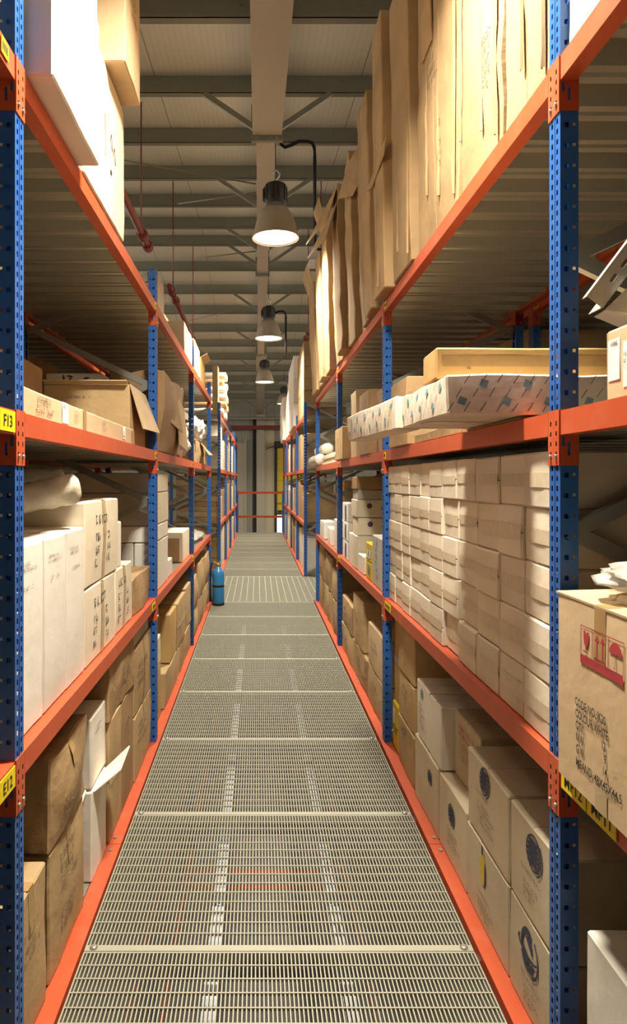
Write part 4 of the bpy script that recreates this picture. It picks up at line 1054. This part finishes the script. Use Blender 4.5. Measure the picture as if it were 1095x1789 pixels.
    b.slab([tuple(Vector(p)-l) for p in ((.866, 1.945, 1.572), (.866, 1.45, 1.572), (1.34, 1.45, 1.585), (1.34, 1.945, 1.585))], .006); b.build('lid', M['kraft_light'], o)
    o2 = lump('film_bundle', 'film', (1.10, 1.72, 1.593), (.21, .2, .055), 9, .22, 6, 4, sharp=.5); tag(o2, 'crumpled clear film bundle lying on the JK20 carton', 'film bundle')
    o = K(s, .04, .60, 1.10, 1.94, .285, .60, 'white_board', 'white carton with a dark blue emblem at the lower right corner', None, .003, .003, prints=[('globe', 'A', 'ink_blue', .30, .20, .07)])
    K(s, .04, .5, 1.30, 1.83, L2, 2.302, 'kraft_light', 'light tan carton with white stickers on the upper shelf at the right edge', None, .003, .003, prints=[('rect', 'A', 'paper', -.25, -.19, .055, .165, 'sticker'), ('rect', 'A', 'paper', -.175, .1, .03, .15, 'sticker'), mk('ink_soft', -.17, .11, .14, 3, .010), ('text', 'A', 'ink', [('vidaL', -.235, .148, .012)])])
    # steel pieces stored on that shelf
    e = empty('steel_bracket', (1.10, 1.86, 2.303), 'pale slotted steel bracket standing on edge at the upper right of the picture', 'steel part')
    O = Vector((1.10, 1.86, 2.303)); P = lambda x, y, z: tuple(Vector((x, y, z))-O)
    b = MB(); b.plate(P(.950, 1.845, 2.372), (.60, 0, .80), (-.80, 0, .60), .46, .052, [(.085, .026, .026, 0, .010), (.135, .026, .026, 0, .010), (.185, .026, .026, 0, .010), (.25, .026, .026, 0, .010)])
    b.slab([P(.950, 1.846, 2.372), P(1.226, 1.846, 2.740), P(1.226, 1.92, 2.740), P(.950, 1.92, 2.372)], .003)
    b.slab([P(.908, 1.846, 2.403), P(1.184, 1.846, 2.771), P(1.184, 1.87, 2.771), P(.908, 1.87, 2.403)], .003); b.build('slotted_profile', M['steel'], e)
    b = MB(); b.slab([P(.955, 1.84, 2.366), P(1.03, 1.80, 2.335), P(1.30, 1.80, 2.303), P(1.30, 1.80, 2.52), P(1.035, 1.80, 2.47), P(1.01, 1.80, 2.43)], .004)
    b.slab([P(.955, 1.84, 2.366), P(1.03, 1.80, 2.335), P(1.04, 1.92, 2.335), P(.965, 1.92, 2.366)], .004); b.build('folded_plate', M['steel'], e)
    K(s, .52, .9, 1.3, 1.9, L2, 2.385, 'kraft', 'dim tan carton below the steel parts at the right edge', None, .004, .004)
    K(s, .02, .7, .85, 2.005, L3, 4.3, 'white_board', 'white carton on the top right shelf beside the near post, washed out by the lamp', None, .006, .006)
    # ---- upper shelf, first bay
    def wrap(b, fc):
        r = random.Random(3)
        hw = fc.F.hy if fc.face == 'A' else fc.F.hx
        u = -hw+.05; k = 0
        while u < hw-.04:
            v = .045+.06*(k % 2); sz = .017
            fc.poly(b, [(u-sz, v-sz*.4), (u+sz*.4, v-sz), (u+sz, v+sz*.4), (u-sz*.4, v+sz)]); u += .075; k += 1
    def dashes(b, fc):
        hw = fc.F.hy if fc.face == 'A' else fc.F.hx; u = -hw
        while u < hw-.10:
            for t in (0, .34, .68): seg(b, fc, (u+.09*t, .01+.14*t), (u+.09*(t+.22), .01+.14*(t+.22)), .0028)
            u += .055
    o = K(s, -.275, .475, 2.30, 2.95, 2.122, 2.262, 'paper_wrap', 'flat package in printed paper jutting over the aisle from the upper shelf', None, .009, .006, rz=.03, prints=[('fn', 'A', wrap, 'ink_teal', 'printed_pattern'), ('fn', 'C', wrap, 'ink_teal', 'printed_pattern'), ('fn', 'A', dashes, 'ink_soft', 'printed_lines'), ('fn', 'C', dashes, 'ink_soft', 'printed_lines'), ('rect', 'B', 'tape_grey', -.05, .05, .02, .6, 'tape')], step=.07)
    a = K(s, -.352, -.232, 2.90, 3.84, 2.118, 2.262, 'paper_wrap', None, None, .012, .008, lean=(0, .02), rz=.085, name='wrapped_arm', prints=[('fn', 'A', wrap, 'ink_teal', 'printed_pattern'), ('fn', 'A', dashes, 'ink_soft', 'printed_lines'), ('rect', 'A', 'tape_grey', .36, .42, .004, .135, 'tape'), ('rect', 'A', 'tape_grey', -.43, -.38, .004, .135, 'tape')], step=.06)
    a.parent = o; a.matrix_parent_inverse = Matrix.Translation(-Vector(o.location)) if False else (Matrix.LocRotScale(o.location, o.rotation_euler, None)).inverted()
    K(s, .003, .45, 2.32, 2.93, L2, 2.121, 'kraft_dark', 'flattened brown carton below the paper wrapped package', None, .001, .0)
    K(s, .01, .5, 3.02, 3.94, L2, 2.165, 'kraft_worn', 'low crumpled brown carton under the arm of the paper wrapped package', None, .012, .006)
    o = K(s, -.268, .52, 2.41, 2.61, 2.262, 2.376, 'kraft_yellow', 'long tan carton lying across the paper wrapped package', None, .003, .003, prints=[('rect', 'C', 'tape', -.37, .37, .045, .085, 'tape'), mk('ink', -.28, .035, .03, 1, .008, 'C')])
    K(s, -.02, .45, 4.0, 4.52, L2, 2.525, 'kraft_worn', 'crumpled brown carton behind the paper wrapped package', None, .012, .012)
    g = 'brown cartons on the upper right shelf past the second post'
    K(s, .04, .28, 4.98, 5.35, L2, 2.60, 'kraft_dark', 'brown carton on the upper right shelf right past the second post', g, .006, .006)
    K(s, -.01, .2, 5.45, 5.95, L2, 2.64, 'kraft_dark', 'brown carton on the upper right shelf behind the far end of the wrapped package', g, .005, .005)
    K(s, .01, .12, 6.25, 6.62, L2, 2.745, 'kraft_light', 'tall slim tan carton standing on the upper right shelf', g, .006, .012)
    K(s, -.06, .22, 6.72, 7.36, L2, 2.44, 'kraft', 'tan carton jutting in front of the third right post', g, .003, .003, prints=[mk('ink_soft', -.1, .2, .15, 2, .02)])
    for i in range(4):
        o = K(s, .03+.02*(i % 2), .5, 8.3, 9.8, L2+.036*i, L2+.036*(i+1)-.002, 'cream', f'pale flat board in the pile on the upper right shelf, {ORD[i]} from the bottom', 'pale boards on the upper right shelf', .004, .0)
    o = lump('foam_ball', 'bag', (1.06, 7.95, L2), (.11, .11, .11), 31, .04, 2, 3); tag(o, 'pale round bag on the upper right shelf behind the third post', 'bag')
    for i, (x, z) in enumerate(((.93, L2+.09), (1.12, L2+.09), (1.03, L2+.25))):
        o = roll('fabric_roll', 'roll_white', (x, 11.2, z), (x, 9.85, z), .085, 60+i, .12, 14, 8); tag(o, f'white wrapped roll in the right cross aisle, {["lower one at the aisle", "lower one deeper in", "upper one"][i]}', 'roll', 'white rolls at the cross aisle')
    # big brown cartons standing in the rack behind
    g = 'big brown cartons in the rack behind the right one'
    K(s, 1.10, 1.85, 4.97, 5.7, L2, 3.02, 'kraft', 'big brown carton in the back rack seen past the near blue post', g, .004, .004)
    K(s, 1.10, 1.85, 4.05, 4.75, L2, 2.62, 'kraft_dark', 'low brown carton in the back rack in front of the big one', g, .004, .004)
    K(s, 1.10, 1.85, 2.2, 3.0, L1, 1.85, 'kraft_dark', 'brown carton in the back rack on the lower shelf', g, .004, .004)
    # ---- top shelf: tall tan cartons
    g = 'tall tan cartons on the top right shelf'
    T = [(2.11, 2.53, .02, 5.05, 'nearest the camera, next to the near post'), (2.535, 3.05, .015, 5.0, 'second from the near post'), (3.055, 3.86, .01, 5.05, 'widest one, third from the near post'),
         (3.88, 4.40, -.02, 4.98, 'with a leaning side, fourth from the near post'), (4.43, 4.80, -.07, 5.02, 'just before the second post')]
    for i, (y0, y1, d, z, lab) in enumerate(T):
        o = K(s, d, d+.65, y0+.008, y1-.014, L3, z, 'tan_tall', f'tall tan carton, top right shelf, {lab}', g, .010, .016, (-.03 if i > 2 else 0, .0), seam='aisle_v' if i in (0, 2, 4) else None, prints=[mk('ink_soft', .05, .5, .12, 5, .03), mk('ink_soft', -.12, .9, .2, 3, .03)] if i in (1, 2) else [], step=.16)
        xf = .91+d-.012
        for k, yy in enumerate({0: (2.16, 2.33), 1: (2.58, 2.74, 3.02), 2: (3.1, 3.36, 3.6), 3: (3.93, 4.2), 4: (4.6,)}[i]): torn(o, 1, xf, yy, L3+.05+.1*k, z-.1-.3*k, i*7+k, .012)
        if i == 2: flapw(o, [(.895, 3.46, 4.17), (.895, 3.66, 4.17), (.89, 3.66, 4.43), (.89, 3.46, 4.43)], 'kraft_dark', .008)  # dark brown sheet on the face, in place of a recessed hand hole
        if i == 4: flapw(o, [(.825, 4.33, 4.12), (.82, 4.36, 4.02), (.80, 4.70, 3.95), (.80, 4.93, 4.02)], 'kraft_worn', .006)
    T = [(4.96, 5.30, -.06, 4.80, 0), (5.31, 5.66, -.03, 4.95, 1), (5.67, 6.05, .03, 4.66, 0), (6.06, 6.50, -.03, 4.88, 0), (6.51, 6.95, -.09, 4.62, 1), (6.96, 7.55, -.03, 4.98, 1)]
    for i, (y0, y1, d, z, fl) in enumerate(T):
        o = K(s, d, d+.5, y0+.015, y1-.02, L3, z, 'tan_tall', f'bulging tan carton between second and third top right posts, {ORD[i]} from the camera', g, .020, .028, (-.05, .0), step=.14, seam='aisle_v' if i % 2 else None)
        if i == 1: flapw(o, [(.90, 5.40, 4.72), (.90, 5.45, 4.48), (.84, 5.95, 4.42), (.74, 6.2, 4.50), (.80, 5.9, 4.70)], 'kraft_worn', .006)
        elif fl:
            x = .91+d-.05; flapw(o, [(x, y0+.02, z-.02), (x, y1-.02, z-.02), (x-.13-.03*i % 3, y1+.05, z-.42), (x-.10, y0+.06, z-.36)], 'kraft_worn', .006)
    T = [(7.76, 8.30, -.07, 4.92), (8.31, 8.85, -.10, 4.75), (8.86, 9.5, -.05, 4.82), (9.51, 10.36, -.07, 4.72)]
    for i, (y0, y1, d, z) in enumerate(T):
        o = K(s, d, d+.5, y0+.015, y1-.02, L3, z, 'tan_tall', f'bulging tan carton on the top right shelf past the third post, {ORD[i]} from the camera', g, .018, .028, (-.05, 0), step=.16)
        if i in (0, 3):
            x = .91+d-.05; flapw(o, [(x, y0+.02, z-.02), (x, y1-.02, z-.02), (x-.10, y1+.05, z+.30), (x-.08, y0+.06, z+.28)], 'kraft', .006)
    # ---- far right rack
    g = 'cartons on the top of the far right rack'
    for i in range(3):
        K(s, .0, .85, 13.26, 15.3, L3+.49*i, L3+.49*(i+1)-.004, 'kraft_dark', f'big brown carton at the near end of the far right rack top, {ORD[i]} layer up', g, .003, .004)
    for j in range(2):
        for i in range(3):
            K(s, -.06, .8, 15.95+1.3*j, 17.2+1.3*j, L3+.56*i, L3+.56*(i+1)-.004, 'white_board', f'white carton on top of the far right rack, {ORD[i]} layer up, {["nearer", "farther"][j]} stack', g, .003, .004)
    for i in range(2):
        K(s, -.02, .7, 18.7+1.3*i, 19.9+1.3*i, L3, 4.75-.3*i, 'kraft_light', f'tall pale carton on top of the far right rack, {["nearer", "farther"][i]} one past the white stacks', g, .01, .015)
    K(s, -.10, .5, 21.5, 23.8, L3, 4.55, 'white_board', 'bright white wrapped pack at the far end of the far right rack top', None, .03, .03)

M['paper_wrap'] = cardboard('printed_wrapping_paper', (224, 210, 188), dark=.80, stain=.5)

def stock_far():
    """rows of cartons on the two far racks"""
    r = random.Random(21)
    nm = ['bottom', 'lower', 'upper']; cn = dict(kraft='tan', kraft_light='light tan', cream='cream', kraft_worn='worn brown', white_board='white', red_board='red')
    for s in (-1, 1):
        side = 'left' if s < 0 else 'right'
        for bi in range(4):
            ya, yb = FAR[bi]+.06, FAR[bi+1]-.1
            for li in range(3):
                if s < 0 and bi == 0 and li < 2: ya2 = 14.3
                else: ya2 = ya
                z0 = [B, L1, L2][li]; y = ya2; k = 0
                while y < yb-.25:
                    w = min(r.uniform(.42, .85), yb-y); h = r.uniform(.55, .92) if li != 1 else r.uniform(.45, .85)
                    mt = r.choice(['kraft', 'kraft_light', 'cream', 'kraft_worn', 'white_board'] if li != 2 else (['white_board', 'cream'] if s < 0 else ['kraft', 'kraft_light', 'red_board', 'kraft_worn']))
                    pr = [mk('ink_soft', -w*.3, h*.75, w*.6, 6, .05)] if li == 2 and s < 0 else []
                    carton(s, .03+r.uniform(0, .03), .9 if k == 0 else .5, y, y+w-.01, z0, z0+h, mt, f'{cn[mt]} carton, far {side} rack, {nm[li]} shelf, {ORD[bi]} bay, {ORD[k]} in its row', f'cartons on the far {side} rack', .006, .008, step=.2, prints=pr)
                    y += w; k += 1

def stock_below():
    for s, side in ((-1, 'left'), (1, 'right')):
        for i, (y, w, h, m) in enumerate([(2.2, .6, .55, 'kraft'), (2.95, .5, .7, 'grey_board'), (3.6, .7, .5, 'kraft_light'), (5.0, .8, .6, 'kraft'), (5.95, .6, .6, 'white_board'), (6.7, .7, .5, 'kraft_dark')]):
            carton(s, .06, .5, y, y+w, -2.45+.171, -2.45+.171+h, m, f'carton on the ground floor below the grating, {side} side, {ORD[i]} from the camera', 'cartons on the ground floor', .004, .004, step=.25)

def fire_extinguisher():
    e = empty('fire_extinguisher', (-.598, 10.16, .0), 'blue fire extinguisher standing at the fourth left post', 'fire extinguisher')
    b = MB(); b.lathe([(.0, 0), (.088, 0), (.092, .01), (.092, .44), (.086, .49), (.062, .535), (.03, .555), (.03, .575), (.0, .575)], (0, 0, .006), 28, cap=False); b.build('cylinder', M['cyl_blue'], e)
    b = MB(); b.lathe([(.0925, .27), (.0945, .275), (.0945, .298), (.0925, .303)], (0, 0, .006), 28, cap=False); b.lathe([(.0925, .0), (.0935, .01), (.0935, .02), (.0925, .03)], (0, 0, .006), 28, cap=False); b.build('strap', M['black'], e)
    b = MB(); b.lathe([(.024, .575), (.024, .615), (.016, .63)], (0, 0, .006), 14); b.bar((.0, 0, .62), (-.075, 0, .655), .028, .022); b.build('valve', M['brass'], e)
    b = MB(); b.bar((-.01, 0, .635), (.075, 0, .69), .022, .008); b.bar((-.01, 0, .615), (.06, 0, .63), .02, .006); b.build('handle', M['steel'], e)
    b = MB(); b.tube([(-.07, 0, .655), (-.10, -.01, .63), (-.112, -.02, .55), (-.112, -.02, .35), (-.108, -.02, .14), (-.104, -.02, .05)], .013, 8); b.build('hose', M['black'], e)
LAMP_W = 205.; LAMP_C = (1.0, .94, .82)
roofz = build_setting()
build_walkway()
R = rack_meshes()
nl = build_rack(R, -1, NEAR, 'blue and orange rack along the left side of the walkway in the foreground',
    [(0, 2, -.070, 'F13', .12), (0, 1, -.070, 'E12', .12), (1, 3, -.035, None, .055), (1, 2, -.035, None, .055), (1, 1, -.13, None, .14), (2, 3, -.06, None, .08), (2, 2, -.05, None, .06), (2, 1, -.10, None, .16), (0, 3, -.09, None, .055)])
nr = build_rack(R, 1, NEAR, 'blue and orange rack along the right side of the walkway in the foreground',
    [(0, 1, -.092, 'MF12', .148), (0, 1, -.248, 'MF11', .148), (1, 3, -.06, None, .08), (1, 2, -.04, None, .055), (1, 1, -.14, None, .20), (2, 3, -.06, None, .08), (2, 2, -.06, None, .08), (2, 1, -.14, None, .2)])
fl = build_rack(R, -1, FAR, 'blue and orange rack along the left side beyond the cross aisle', [])
fr = build_rack(R, 1, FAR, 'blue and orange rack along the right side beyond the cross aisle', [])
bk = dup_tree(nr); bk.location.x += 1.07; bk['label'] = 'dim rack standing back to back behind the right foreground rack'; LABELS[bk['label']] = [bk.name]
bk = dup_tree(nl); bk.location.x -= 1.07; bk['label'] = 'dim rack standing back to back behind the left foreground rack'; LABELS[bk['label']] = [bk.name]
build_lower(-1); build_lower(1)
build_lamps(roofz)
stock_left(); stock_right(); stock_far(); stock_below()
fire_extinguisher()

# world: strong warm fill light entering through the added side openings
w = bpy.data.worlds.new('World'); SC.world = w; w.use_nodes = True
w.node_tree.nodes['Background'].inputs[0].default_value = (1.0, .93, .80, 1); w.node_tree.nodes['Background'].inputs[1].default_value = 2.6

cam = bpy.data.cameras.new('Camera'); co = bpy.data.objects.new('Camera', cam); COL.objects.link(co)
co.location = (0, 0, EYE); co.rotation_euler = (PI/2, 0, 0)
cam.sensor_fit = 'VERTICAL'; cam.sensor_height = 36; cam.lens = 1170/1789*36
cam.shift_x = 97.5/1789; cam.shift_y = -56.5/1789; cam.clip_start = .05; cam.clip_end = 100
SC.camera = co
vs = SC.view_settings; vs.view_transform = 'Standard'; vs.look = 'None'; vs.gamma = 1; vs.use_curve_mapping = False; vs.exposure = 0.08
SC.cycles.max_bounces = 9; SC.cycles.diffuse_bounces = 7; SC.cycles.glossy_bounces = 3; SC.cycles.transparent_max_bounces = 12
SC.cycles.caustics_reflective = False; SC.cycles.caustics_refractive = False; SC.cycles.sample_clamp_indirect = 20
